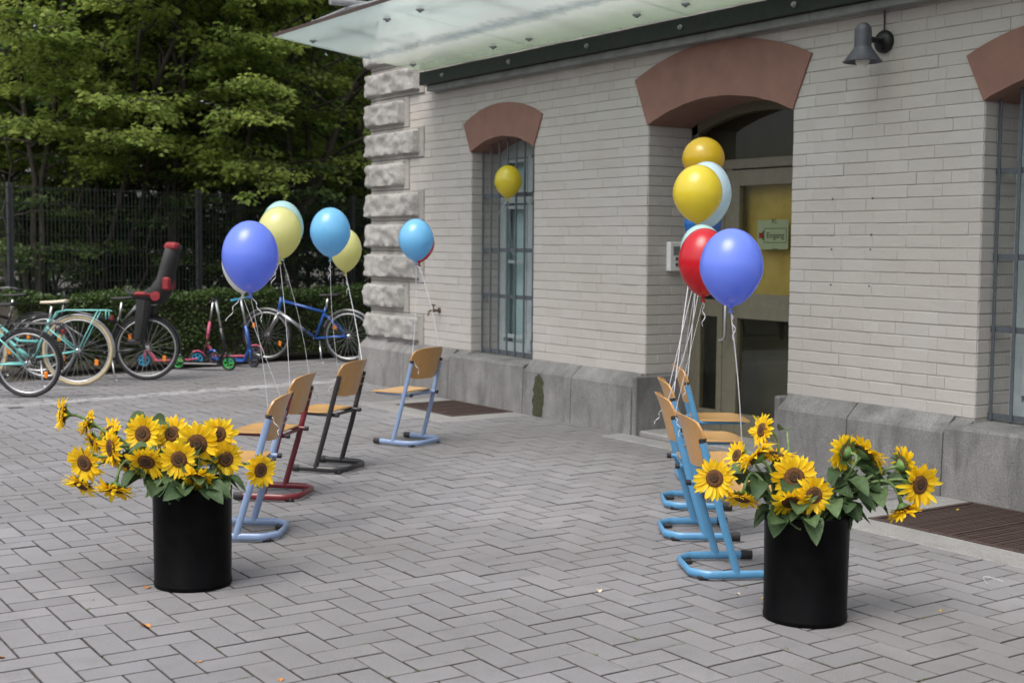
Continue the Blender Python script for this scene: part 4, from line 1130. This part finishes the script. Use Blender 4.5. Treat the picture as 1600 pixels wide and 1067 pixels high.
# ------------------------------------------------------------------ bicycles
def wheel(parent, name, c, Rw, tyre, rimm, lean=0, reflect=True, spokes=28, tw=.019):
    q = MB(); q.torus((0, 0, 0), Rw-tw, tw, (0, 1, 0), 56, 10); o = q.build(name, tyre, parent, smooth=True); o.location = c
    q = MB(); q.torus((0, 0, 0), Rw-2*tw-.006, .010, (0, 1, 0), 56, 8, .012); q.build('rim', rimm, o, smooth=True)
    q = MB()
    for k in range(spokes):
        a = 2*math.pi*k/spokes; b = a+(.5 if k % 2 else -.5); s = .02 if k % 4 < 2 else -.02; r1 = Rw-2*tw-.01
        q.tube([(.022*math.cos(b), s, .022*math.sin(b)), (r1*math.cos(a), 0, r1*math.sin(a))], .0013, 4, cap=False)
    q.build('spokes', M['silver'], o)
    q = MB(); q.lathe([(.012, -.05), (.012, -.03), (.024, -.025), (.024, -.018), (.015, -.014), (.015, .014), (.024, .018), (.024, .025), (.012, .03), (.012, .05)], 14, (0, 0, 0), (0, 1, 0)); q.build('hub', M['silver'], o, auto=40)
    if reflect:
        for a in (.6, 3.7):
            q = MB(); r1 = Rw*.62; q.cbox((r1*math.cos(a)-.018, -.012, r1*math.sin(a)-.03), (r1*math.cos(a)+.018, .012, r1*math.sin(a)+.03), .005); q.build('reflector', M['orange'], o)
    return o
def mudguard(parent, c, Rg, a0, a1, mat, w=.024):
    vs = []; fs = []; n = 22
    for i in range(n+1):
        a = a0+(a1-a0)*i/n
        for s, dr_ in ((-1, -.012), (-.5, 0), (.5, 0), (1, -.012)): vs.append((c[0]+(Rg+dr_)*math.cos(a), s*w, c[2]+(Rg+dr_)*math.sin(a)))
    for i in range(n):
        for s in range(3): b = i*4+s; fs.append((b, b+1, b+5, b+4))
    q = MB(); q.add(vs, fs); return q.build('mudguard', mat, parent, smooth=True)
def bicycle(loc, az, frame, tyre, rimm, label, saddle=None, step=False, rack=None, guard=None, Rw=.345, bar='city', lean=2.0, seat_z=.88, child=False, guardstay=True, accent=None):
    e = empty('bicycle', (loc[0], loc[1], 0), R(az), label=label, cat='bicycle', group='bicycles parked at the fence')
    e.rotation_euler = (R(lean), 0, R(az))
    WB = 1.06; rc_, fc_ = (0, 0, Rw), (WB, 0, Rw); bb = (.43, 0, .29); st0 = (.305, 0, .62); hd0, hd1 = (.90, 0, .62), (.865, 0, .80)
    wheel(e, 'rear_wheel', rc_, Rw, tyre, rimm); wheel(e, 'front_wheel', fc_, Rw, tyre, rimm)
    q = MB(); q.tube([bb, (.33, 0, .56), st0, (.29, 0, .68)], .016, 10)
    if step:
        q.tube([bb, (.56, 0, .34), (.78, 0, .53), hd0], .022, 10); q.tube([(.36, 0, .45), (.60, 0, .46), (.80, 0, .62), (.87, 0, .72)], .015, 10)
    else:
        q.tube([bb, hd0], .021, 10); q.tube([st0, (.868, 0, .76)], .017, 10)
    q.tube([hd0, hd1], .020, 10)
    for s in (-1, 1):
        q.tube([(bb[0], s*.03, bb[2]), (.2, s*.055, .32), (0, s*.062, Rw)], .010, 8); q.tube([(.31, s*.018, .60), (.2, s*.05, .52), (0, s*.062, Rw)], .008, 8)
    q.build('frame', frame, e, smooth=True)
    if accent:
        q = MB(); t0, t1 = Vector(bb).lerp(Vector(hd0), .35), Vector(bb).lerp(Vector(hd0), .98); q.tube([tuple(t0), tuple(t1)], .0225, 10); q.build('frame_accent', accent, e, smooth=True)
    q = MB()
    for s in (-1, 1): q.tube([(.905, s*.035, .59), (.95, s*.055, .5), (WB, s*.055, Rw)], .011, 8)
    q.tube([(.905, -.035, .59), (.90, 0, .60), (.905, .035, .59)], .014, 8); q.build('fork', accent or frame, e, smooth=True)
    q = MB(); q.tube([hd1, (.85, 0, .88), (.87, 0, .95)], .013, 8)
    if bar == 'city': q.tube([(.66, -.29, .97), (.80, -.27, 1.0), (.875, -.14, .985), (.88, 0, .96), (.875, .14, .985), (.80, .27, 1.0), (.66, .29, .97)], .011, 8)
    else: q.tube([(.82, -.32, .98), (.87, -.14, .975), (.88, 0, .96), (.87, .14, .975), (.82, .32, .98)], .011, 8)
    hb = q.build('handlebar', M['silver'] if bar == 'city' else M['blackpaint'], e, smooth=True)
    for s in (-1, 1):
        q = MB(); g0 = (.66, s*.29, .97) if bar == 'city' else (.82, s*.32, .98); g1 = (.77, s*.278, .995) if bar == 'city' else (.85, s*.22, .978); q.tube([g0, g1], .016, 10); q.build('grip', M['rubber'], hb, smooth=True)
    q = MB(); q.lathe([(.03, 0), (.032, .02), (.02, .035), (0, .04)], 12, (.90, 0, .90), (1, 0, 0)); q.build('front_light', M['blackpaint'], e, auto=40)
    q = MB(); q.tube([(.29, 0, .66), (.262, 0, seat_z-.05)], .013, 10); q.build('seat_post', M['silver'], e, smooth=True)
    # saddle
    vs = []; fs = []; n = 14; m_ = 10
    for i in range(n+1):
        t = i/n; x = .125-.27*t; w = .018+.075*max(0, (t-.32)/.68)**1.3*(1-.35*max(0, t-.9)*10*.3); h_ = .03+.012*t
        for k in range(m_):
            a = math.pi*2*k/m_; vs.append((.25+x, w*math.cos(a), seat_z-.012+h_*.55*math.sin(a)*(1 if math.sin(a) > 0 else .7)+.015*t*t))
    for i in range(n):
        for k in range(m_): b = i*m_; fs.append((b+k, b+(k+1) % m_, b+m_+(k+1) % m_, b+m_+k))
    fs += [tuple(range(m_)), tuple(n*m_+k for k in range(m_-1, -1, -1))]
    q = MB(); q.add(vs, fs); o = q.build('saddle', saddle or M['rubber'], e, smooth=True); fix_normals(o)
    # drive
    q = MB(); q.torus((bb[0], -.045, bb[2]), .085, .006, (0, 1, 0), 30, 6); q.tube([(bb[0], -.045, bb[2]), (bb[0]-.12, -.06, bb[2]-.11)], .009, 8); q.tube([(bb[0], .06, bb[2]), (bb[0]+.12, .07, bb[2]+.11)], .009, 8); q.tube([(bb[0], -.06, bb[2]), (bb[0], .07, bb[2])], .018, 10)
    q.tube([(bb[0], -.045, bb[2]+.085), (0, -.045, Rw+.045)], .004, 6); q.tube([(bb[0], -.045, bb[2]-.085), (0, -.045, Rw-.045)], .004, 6); q.torus((0, -.045, Rw), .045, .006, (0, 1, 0), 24, 6)
    q.build('crank_and_chain', M['blackpaint'], e, smooth=True)
    for (px_, py_, pz_) in ((bb[0]-.12, -.11, bb[2]-.11), (bb[0]+.12, .12, bb[2]+.11)):
        q = MB(); q.cbox((px_-.045, py_-.035, pz_-.012), (px_+.045, py_+.035, pz_+.012), .005); q.build('pedal', M['rubber'], e)
    if guard:
        mudguard(e, rc_, Rw+.018, R(-15)+math.pi*.0+R(180)+R(10)-R(180)-R(0)+R(10)-R(20)+R(0)+R(5)*0+R(180)*0+R(0)+R(15)*0+R(0), R(165), guard) if False else mudguard(e, rc_, Rw+.018, R(20), R(190), guard)
        mudguard(e, fc_, Rw+.018, R(20), R(150), guard)
    if rack:
        q = MB(); zr = Rw*2+.055
        for s in (-1, 1):
            q.tube([(.20, s*.045, zr-.02), (.10, s*.06, zr), (-.30, s*.06, zr), (-.335, s*.05, zr-.01)], .0065, 8); q.tube([(-.22, s*.06, zr), (-.02, s*.068, Rw+.01)], .006, 8); q.tube([(-.30, s*.06, zr), (-.30, s*.06, zr-.09)], .006, 8)
        for xx in (.1, -.05, -.2, -.3): q.tube([(xx, -.06, zr), (xx, .06, zr)], .005, 6)
        q.tube([(.20, -.045, zr-.02), (.27, 0, .66), (.20, .045, zr-.02)], .006, 8)
        q.build('rack', rack, e, smooth=True)
        q = MB(); q.cbox((-.36, -.03, zr-.10), (-.335, .03, zr-.055), .006); q.build('rear_light', M['redcloth'], e)
    q = MB(); q.tube([(.36, .05, .26), (.30, .16, .005)], .008, 8); q.tube([(.30, .16, .006), (.27, .175, .004)], .010, 8); q.build('kickstand', M['silver'], e, smooth=True)
    if child:
        cs = MB(); zs = .86
        # seat shell: bucket with high back, side wings and headrest
        vs = []; fs = []; n = 16
        prof = [(.17, zs+.02, .11), (.12, zs-.02, .13), (.02, zs-.03, .15), (-.08, zs-.01, .16), (-.13, zs+.08, .165), (-.16, zs+.22, .155), (-.20, zs+.38, .14), (-.235, zs+.52, .12), (-.25, zs+.58, .07)]
        for (x, z, w) in prof:
            for k in range(9):
                s = k/8*2-1; vs.append((x+.13*abs(s)**4-.10+.0, s*w, z+(.10*abs(s)**5 if z < zs+.1 else 0)))
        for i in range(len(prof)-1):
            for k in range(8): b = i*9+k; fs.append((b, b+1, b+10, b+9))
        cs.add(vs, fs); o = cs.build('child_seat', M['rubber'], e, smooth=True)
        md = o.modifiers.new('thick', 'SOLIDIFY'); md.thickness = .025
        q = MB(); q.cbox((-.17, -.178, zs+.035), (.10, .178, zs+.085), .02); q.build('cushion', M['redcloth'], o)
        q = MB(); q.cbox((-.27, -.172, zs+.10), (-.19, .172, zs+.24), .02); q.build('back_pad', M['redcloth'], o)
        q = MB(); q.cbox((-.345, -.125, zs+.52), (-.20, .125, zs+.61), .03); q.build('headrest', M['redcloth'], o)
        for s in (-1, 1):
            q = MB(); q.tube([(.0, s*.15, zs+.0), (.02, s*.155, zs-.2), (.06, s*.15, zs-.42)], [.085, .07, .05], 10); q.cbox((.02, s*.15-.04, zs-.48), (.17, s*.15+.04, zs-.42), .012); q.build('leg_guard', M['rubber'], o, smooth=False)
            q = MB(); q.lathe([(.05, 0), (.05, .012), (0, .016)], 18, (-.12, s*.165, zs+.04), (0, s, 0)); q.build('strap_disc', M['redcloth'], o)
        q = MB(); q.tube([(.26, 0, .62), (.1, .05, zs-.06), (-.1, .05, zs-.05)], .009, 8); q.tube([(.26, 0, .62), (.1, -.05, zs-.06), (-.1, -.05, zs-.05)], .009, 8); q.build('carrier', M['silver'], o, smooth=True)
    return e
lft = math.degrees(math.atan2(-RT[1], -RT[0]))
p1, p2, p3, p5 = ground(45, 621), ground(122, 603), ground(230, 594), ground(545, 566)
bicycle(p1, lft-2, M['teal'], M['rubber'], M['silver'], 'teal bicycle with black tyres at the left edge, partly outside the picture', rack=M['blackpaint'], guard=M['blackpaint'], Rw=.325, lean=-2)
bicycle(p2, lft+2, M['teal'], M['tan'], M['silver'], 'teal bicycle with tan tyres, beige saddle and teal rear rack', saddle=M['beige'], step=True, rack=M['teal'], guard=M['silver'], Rw=.36, seat_z=.86, lean=2)
bicycle(p3, lft+4, M['blackpaint'], M['rubber'], M['silver'], 'black bicycle carrying a red and black child seat', guard=M['blackpaint'], Rw=.345, bar='flat', child=True, lean=2)
bicycle(p5, lft-9, M['bluepaint'], M['rubber'], M['silver'], 'blue and silver bicycle with bright mudguards at the right end of the rack', step=False, guard=M['silver'], Rw=.325, bar='flat', accent=M['silver'], lean=-2, seat_z=.84)
pb = ground(60, 585); bicycle(pb, lft+6, M['blackpaint'], M['rubber'], M['silver'], 'dark bicycle standing behind the two teal ones', Rw=.34, bar='flat', lean=1, guard=M['blackpaint'])

def scooter(loc, az, body, wcol, label, bar=M['blackpaint'], h=.82, Rw=.09, lean=6):
    e = empty('kick_scooter', (loc[0], loc[1], 0), R(az), label=label, cat='scooter', group='kick scooters at the bike rack'); e.rotation_euler = (R(lean), 0, R(az))
    for nm, x in (('rear_wheel', 0), ('front_wheel', .62)):
        q = MB(); q.torus((0, 0, 0), Rw-.012, .014, (0, 1, 0), 28, 8); o = q.build(nm, M['rubber'], e, smooth=True); o.location = (x, 0, Rw)
        q = MB(); q.torus((0, 0, 0), Rw-.03, .009, (0, 1, 0), 24, 6)
        for k in range(5): a = k*1.2566; q.tube([(0, 0, 0), ((Rw-.03)*math.cos(a), 0, (Rw-.03)*math.sin(a))], .009, 6)
        q.lathe([(.02, -.02), (.02, .02)], 12, (0, 0, 0), (0, 1, 0)); q.build('wheel_core', wcol, o, smooth=False)
    q = MB(); q.cbox((.08, -.055, .065), (.50, .055, .09), .008); q.tube([(.1, 0, .08), (0, .03, Rw)], .01, 6); q.tube([(.1, 0, .08), (0, -.03, Rw)], .01, 6); q.tube([(.48, 0, .08), (.56, 0, .2), (.575, 0, .24)], .02, 8); q.build('deck', body, e)
    q = MB(); q.tube([(.62, .03, Rw), (.6, .025, .2), (.585, 0, .23)], .010, 6); q.tube([(.62, -.03, Rw), (.6, -.025, .2), (.585, 0, .23)], .010, 6); q.tube([(.59, 0, .2), (.545, 0, .5)], .02, 10); q.build('fork', body, e, smooth=True)
    q = MB(); q.tube([(.546, 0, .49), (.50, 0, h)], .014, 8); q.build('steering_post', M['silver'], e, smooth=True)
    q = MB(); q.tube([(.50, -.17, h), (.50, .17, h)], .012, 8); q.build('handlebar', bar, e, smooth=True)
    mudguard(e, (0, 0, Rw), Rw+.012, R(60), R(170), body, .02)
    return e
s1, s2_, s3 = ground(279, 577), ground(308, 572), ground(398, 566)
scooter(s1, lft+170, M['blackpaint'], M['green'], 'kick scooter with bright green wheels beside the child seat bicycle')
scooter(s2_, lft+25, M['pink'], M['cyan'], 'pink kick scooter with blue wheels at the bike rack')
scooter(ground(335, 570), lft+150, M['bluepaint'], M['lampgrey'], 'dark blue kick scooter next to the pink one', bar=M['cyan'])
scooter(s3, lft+8, M['pink'], M['lampgrey'], 'dull pink kick scooter with a long deck left of the blue bicycle', h=.78, Rw=.105)
# bike rack: rail with wheel loops
rk = ground(300, 563); rdv = np.array([.97, .235, 0]); raz = math.degrees(math.atan2(rdv[1], rdv[0]))
e = empty('bike_rack', (rk[0], rk[1]+.25, 0), R(raz), label='low galvanised bike rack with square wheel loops before the hedge', cat='bike rack')
q = MB(); q.tube([(-3.6, 0, .36), (3.0, 0, .36)], .022, 8); q.build('rail', M['galv'], e, smooth=True)
for k in range(9):
    x = -3.4+k*.75
    q = MB(); q.tube([(x-.11, -.05, .02), (x-.11, -.05, .56), (x-.10, -.05, .58), (x+.10, -.05, .58), (x+.11, -.05, .56), (x+.11, -.05, .02)], .009, 8); q.build('wheel_loop', M['galv'], e, smooth=True)
for x in (-3.3, -.9, 1.3, 2.9):
    q = MB(); q.box((x-.025, .003, 0), (x+.025, .04, .36)); q.build('post', M['galv'], e)

# ------------------------------------------------------------------ fence, hedge
fd = np.array([.982, .19, 0]); fd /= np.linalg.norm(fd); f0 = np.array([7.4, 16.75, 0])
FH = 2.12; e = empty('mesh_fence', tuple(f0), math.atan2(fd[1], fd[0]), label='dark double rod mesh fence behind the hedge and the bicycles', cat='fence')
for k in range(-5, 3):
    x0 = k*2.5+1.2
    q = MB(); q.box((x0-.03, -.03, 0), (x0+.03, .03, FH+.03)); q.build('post', M['fencepost'], e)
    q = MB()
    for i in range(50):
        x = x0+.04+i*.05; q.box((x-.003, -.038, .05), (x+.003, -.032, FH))
    for i in range(12):
        z = .08+i*.183; q.box((x0+.03, -.046, z-.004), (x0+2.47, -.038, z+.004)); q.box((x0+.03, -.032, z-.0041), (x0+2.47, -.024, z+.0041))
    q.build('mesh_panel', M['fence'], e)
def leaves_mesh(name, P, D, Nn, L, Wd, tone, mat):
    """numpy: P base points, D directions, Nn normals, L lengths, Wd widths -> one mesh of folded leaves"""
    D = D/np.linalg.norm(D, axis=1, keepdims=True); S = np.cross(D, Nn); S /= np.linalg.norm(S, axis=1, keepdims=True)+1e-9; U = np.cross(S, D)
    n = len(P); L = L[:, None]; Wd = Wd[:, None]
    V = np.empty((n, 6, 3)); V[:, 0] = P; V[:, 1] = P+D*L*.38-S*Wd*.5+U*Wd*.14; V[:, 2] = P+D*L*.38+S*Wd*.5+U*Wd*.14; V[:, 3] = P+D*L*.72-S*Wd*.34-U*L*.02; V[:, 4] = P+D*L*.72+S*Wd*.34-U*L*.02; V[:, 5] = P+D*L-U*L*.12
    idx = np.arange(n)[:, None]*6
    me = bpy.data.meshes.new(name); me.vertices.add(n*6); me.vertices.foreach_set('co', V.reshape(-1).astype(np.float32))
    q1 = np.stack([idx[:, 0], idx[:, 0]+2, idx[:, 0]+1], 1); q2 = np.stack([idx[:, 0]+1, idx[:, 0]+2, idx[:, 0]+4, idx[:, 0]+3], 1); q3 = np.stack([idx[:, 0]+3, idx[:, 0]+4, idx[:, 0]+5], 1)
    loops = np.concatenate([q1, q2, q3], 1).reshape(-1); me.loops.add(len(loops)); me.loops.foreach_set('vertex_index', loops.astype(np.int32))
    tot = np.tile([3, 4, 3], n); sts = np.concatenate([[0], np.cumsum(tot)[:-1]])
    me.polygons.add(3*n); me.polygons.foreach_set('loop_start', sts.astype(np.int32)); me.polygons.foreach_set('loop_total', tot.astype(np.int32))
    at_ = me.attributes.new('tone', 'FLOAT', 'POINT'); at_.data.foreach_set('value', np.repeat(np.clip(tone, 0, 1), 6).astype(np.float32))
    me.materials.append(mat); me.update(); me.validate(); return me
def rand_unit(n): v = RNG.normal(size=(n, 3)); return v/np.linalg.norm(v, axis=1, keepdims=True)
# hedge: clipped, box shaped, leaves over a twiggy core
h0 = np.array([6.2, 15.95, 0]); HL, HWd, HH = 5.6, .65, .86
n = 26000; face = RNG.random(n); P = np.empty((n, 3)); P[:, 0] = RNG.uniform(-HL/2, HL/2, n); P[:, 1] = np.where(face < .55, -HWd/2+np.abs(RNG.normal(0, .06, n)), RNG.uniform(-HWd/2, HWd/2, n)); P[:, 2] = np.where(face < .55, RNG.uniform(.04, HH, n), HH-np.abs(RNG.normal(0, .06, n)))
wv = np.array([noise.noise(Vector((p[0]*1.6, p[1]*3, p[2]*2))) for p in P])*.09; P[:, 2] += np.where(face >= .55, wv, 0); P[:, 1] -= np.where(face < .55, wv, 0)
D = rand_unit(n)+np.array([0, -.5, .5]); Nn = rand_unit(n)+np.array([0, -.6, .9])
e = empty('hedge', tuple(h0), math.atan2(fd[1], fd[0]), label='low clipped green hedge behind the bike rack', cat='hedge')
me = leaves_mesh('foliage', P, D, Nn, RNG.uniform(.03, .055, n), RNG.uniform(.018, .03, n), RNG.random(n), M['leafH']); link(bpy.data.objects.new('foliage', me), e)
q = MB(); q.box((-HL/2+.05, -HWd/2+.09, .1), (HL/2-.05, HWd/2-.05, HH-.09))
q.build('twig_core', M['bark'], e)

# ------------------------------------------------------------------ trees
def make_tree(seed, height, crown_r, z_low, nlimb, leafmat, stems=1, spray=24, dens=1.0, leafL=.10):
    """a tree: tapering stems, limbs, twigs and tiers of leaf sprays. returns meshes (trunk, crown)"""
    rg = np.random.default_rng(seed); rr = random.Random(seed); tk = MB(); tips = []
    for s in range(stems):
        lean = Vector((rr.uniform(-.16, .16), rr.uniform(-.16, .16), 1)) if stems == 1 else Vector((rr.uniform(-.38, .38), rr.uniform(-.38, .38), 1))
        base = Vector((rr.uniform(-.18, .18), rr.uniform(-.18, .18), -.06)) if stems > 1 else Vector((0, 0, -.06)); pts = [base]; n = 9
        for i in range(1, n+1):
            t = i/n; pts.append(base+lean*height*t+Vector((rr.gauss(0, .09), rr.gauss(0, .09), 0))*t*1.5)
        r0 = (.085 if stems == 1 else .042)*height/7
        tk.tube([tuple(p) for p in pts], [r0*(1-.85*i/n)+.012 for i in range(n+1)], 9)
        for k in range(nlimb//stems):
            z = z_low+(height*.97-z_low)*((k+rr.random())/(nlimb//stems)); f = min(max(z/height, 0), .98)*n; i = int(f); p = pts[i].lerp(pts[min(i+1, n)], f-i)
            a = rr.uniform(0, 6.283); rel = (z-z_low)/(height-z_low); reach = crown_r*(1-.55*rel**1.8)*rr.uniform(.65, 1.1)
            d = Vector((math.cos(a), math.sin(a), 0)); rise = rr.uniform(.05, .5)*reach; lp_ = []
            for j in range(6):
                t = j/5; lp_.append(p+d*reach*t+Vector((0, 0, rise*math.sin(t*1.9)-.10*reach*t*t))+Vector((rr.gauss(0, .05), rr.gauss(0, .05), rr.gauss(0, .04)))*t*reach*.6)
            tk.tube([tuple(q) for q in lp_], [.015*reach/2*(1-t/6)+.004 for t in range(6)], 6)
            m = max(3, int(reach*4.2*dens))
            for j in range(m):
                t = .25+.75*(j+rr.random())/m; fi = t*5; ii = min(int(fi), 4); o_ = lp_[ii].lerp(lp_[ii+1], fi-ii)
                aa = a+rr.choice((-1, 1))*rr.uniform(.35, 1.25)*(1.15-t*.5); L = rr.uniform(.45, .95)*(1.1-.35*t)
                td = Vector((math.cos(aa), math.sin(aa), rr.uniform(-.18, .22)))
                tips.append((o_, td, L)); tk.tube([tuple(o_), tuple(o_+td*L*.5+Vector((0, 0, .02))), tuple(o_+td*L)], [.007, .005, .002], 4)
    ns_ = len(tips); O = np.array([t[0] for t in tips]); T = np.array([t[1] for t in tips]); LL = np.array([t[2] for t in tips])
    P = []; D = []; Nn = []; tone = []
    for k in range(spray):
        t = (k+rg.random(ns_))/spray; side = np.where(rg.random(ns_) < .5, -1.0, 1.0)
        sd = np.cross(T, [0, 0, 1]); sd /= np.linalg.norm(sd, axis=1, keepdims=True)
        off = sd*(side*rg.uniform(0, .22, ns_)*LL*(1-.4*t))[:, None]
        P.append(O+T*(LL*t)[:, None]+off+np.c_[rg.normal(0, .02, ns_), rg.normal(0, .02, ns_), rg.normal(-.01, .035, ns_)-.10*t*t*LL])
        D.append(T*.7+sd*(side*rg.uniform(.3, 1.2, ns_))[:, None]+np.c_[np.zeros(ns_), np.zeros(ns_), rg.normal(-.25, .22, ns_)])
        Nn.append(np.c_[rg.normal(0, .8, ns_), rg.normal(0, .8, ns_), np.ones(ns_)]); tone.append(rg.random(ns_)*.55+np.repeat(0, ns_))
    tw = rg.random(ns_)*.45
    P = np.concatenate(P); D = np.concatenate(D); Nn = np.concatenate(Nn); tone = np.concatenate(tone)+np.tile(tw, spray); n = len(P)
    cm = leaves_mesh('crown', P, D, Nn, rg.uniform(.75, 1.25, n)*leafL, rg.uniform(.5, .72, n)*leafL, tone, leafmat)
    tm = tk.mesh('trunk', M['bark'], True); return tm, cm
TP = {'multi': make_tree(11, 6.2, 2.7, 2.1, 46, M['leafA'], 4, 54, 1.3, .078), 'broad': make_tree(12, 8.5, 3.3, 2.3, 46, M['leafA'], 1, 52, 1.25, .084), 'tall': make_tree(13, 11, 3.3, 2.8, 54, M['leafC'], 1, 46, 1.1, .10), 'bush': make_tree(14, 3.2, 1.5, .25, 30, M['leafB'], 3, 28, leafL=.09), 'dark': make_tree(15, 7.5, 2.8, 1.2, 44, M['leafB'], 2, 30, leafL=.11)}
def tree(kind, x, y, rz, sc, label, grp, name='tree', cat='tree'):
    e = empty(name, (x, y, 0), rz, label=label, cat=cat, group=grp); e.scale = (sc, sc, sc)
    tm, cm = TP[kind]; link(bpy.data.objects.new('trunk', tm), e); link(bpy.data.objects.new('crown', cm), e); return e
def tpos(u, fwd): d = ray(u, 400); p = CAM+d*fwd/(d@FW); return p[0], p[1]
tg = 'trees behind the fence'; bgp = 'bushes behind the fence'
TREES = [('multi', 265, 18.8, .4, 1.0, 'slender multi stemmed tree with pale leaf tiers in the middle of the fence'),
 ('multi', 470, 19.6, 2.2, 1.05, 'multi stemmed tree whose leaf tiers reach toward the building corner'),
 ('multi', 60, 18.4, 1.1, 1.15, 'multi stemmed light green tree at the left edge above the teal bicycles'),
 ('multi', 150, 19.4, 4.1, 1.05, 'multi stemmed tree with yellow green tiers above the child seat bicycle'),
 ('multi', 370, 18.9, 5.3, 1.1, 'multi stemmed tree with yellow green tiers above the pale yellow balloon'),
 ('broad', 380, 21.5, 3.0, 1.0, 'broad tree standing behind the slender one in the middle'),
 ('tall', 180, 23.5, .7, 1.0, 'tall tree behind the left bicycles'),
 ('tall', 560, 24.0, 5.0, 1.0, 'tall tree rising behind the glass canopy'),
 ('dark', 130, 21.0, 2.0, 1.0, 'dark leaved tree behind the child seat bicycle'),
 ('dark', 330, 24.5, 4.0, 1.05, 'dark leaved tree deep behind the middle of the fence'),
 ('dark', 500, 22.5, 1.0, .95, 'dark leaved tree behind the fence left of the building'),
 ('tall', -60, 25.0, 2.6, 1.0, 'tall tree at the far left edge'),
 ('broad', 660, 27.0, 4.2, 1.1, 'broad tree hidden behind the building corner'),
 ('broad', -80, 20.0, 4.6, 1.0, 'broad tree just outside the left edge with overhanging leaves'),
 ('tall', 40, 29.0, 1.6, 1.1, 'tall tree in the second row at the left'), ('tall', 270, 30.0, 3.3, 1.15, 'tall tree in the second row in the middle'),
 ('tall', 440, 30.0, .2, 1.1, 'tall tree in the second row near the building')]
for (k, u, fwd, rz, sc, lab) in TREES: x, y = tpos(u, fwd); tree(k, x, y, rz, sc, lab, tg)
BL = ['dark bush behind the fence at the left edge, behind the teal bicycles', 'dark bush behind the fence above the tan tyred bicycle', 'dark bush behind the fence left of the child seat', 'dark bush behind the fence right of the child seat', 'dark bush behind the fence above the royal blue balloon', 'dark bush behind the fence above the blue bicycle', 'dark bush behind the fence against the building corner',
      'taller bush in the second row behind the teal bicycles', 'taller bush in the second row behind the child seat', 'taller bush in the second row behind the pale yellow balloon', 'taller bush in the second row hidden by the building corner', 'bush just outside the left edge behind the fence', 'bush deep in the wood in the middle', 'bush deep in the wood at the left', 'bush deep in the wood near the building']
for i, (u, fwd, sc) in enumerate(((20, 18.6, .9), (110, 19.6, .75), (200, 19.0, .8), (300, 19.8, .7), (390, 19.4, .8), (470, 20.6, .9), (560, 20.0, .85), (70, 22.5, 1.0), (240, 22.8, 1.0), (420, 23.5, 1.05), (600, 22.8, 1.0), (-40, 20.8, 1.0), (330, 27, 1.1), (150, 27, 1.1), (520, 27, 1.1))):
    x, y = tpos(u, fwd); tree('bush', x, y, i*1.3, sc, BL[i], bgp, 'bush', 'bush')
# distant wood closing the view
n = 60000; uu = RNG.uniform(-350, 900, n); ff = RNG.uniform(33, 39, n); zz = RNG.uniform(0, 1, n)**.8*11
ang = np.arctan2(uu-800, F); P = np.outer(ff, FW)+np.outer(ff*np.tan(ang), RT); P[:, 2] = zz
cl = np.array([noise.noise(Vector((p[0]*.55, p[1]*.55, p[2]*.6))) for p in P]); keep = cl > np.where(P[:, 2] < 3.4, .10, -.02); P = P[keep]; n = len(P)
me = leaves_mesh('far_wood', P, rand_unit(n), rand_unit(n)+np.array([0, 0, .8]), RNG.uniform(.22, .34, n), RNG.uniform(.13, .2, n), RNG.random(n), M['leafB'])
tag(link(bpy.data.objects.new('far_wood', me)), 'dense dark wood closing the view behind the trees', 'wood', kind='stuff')
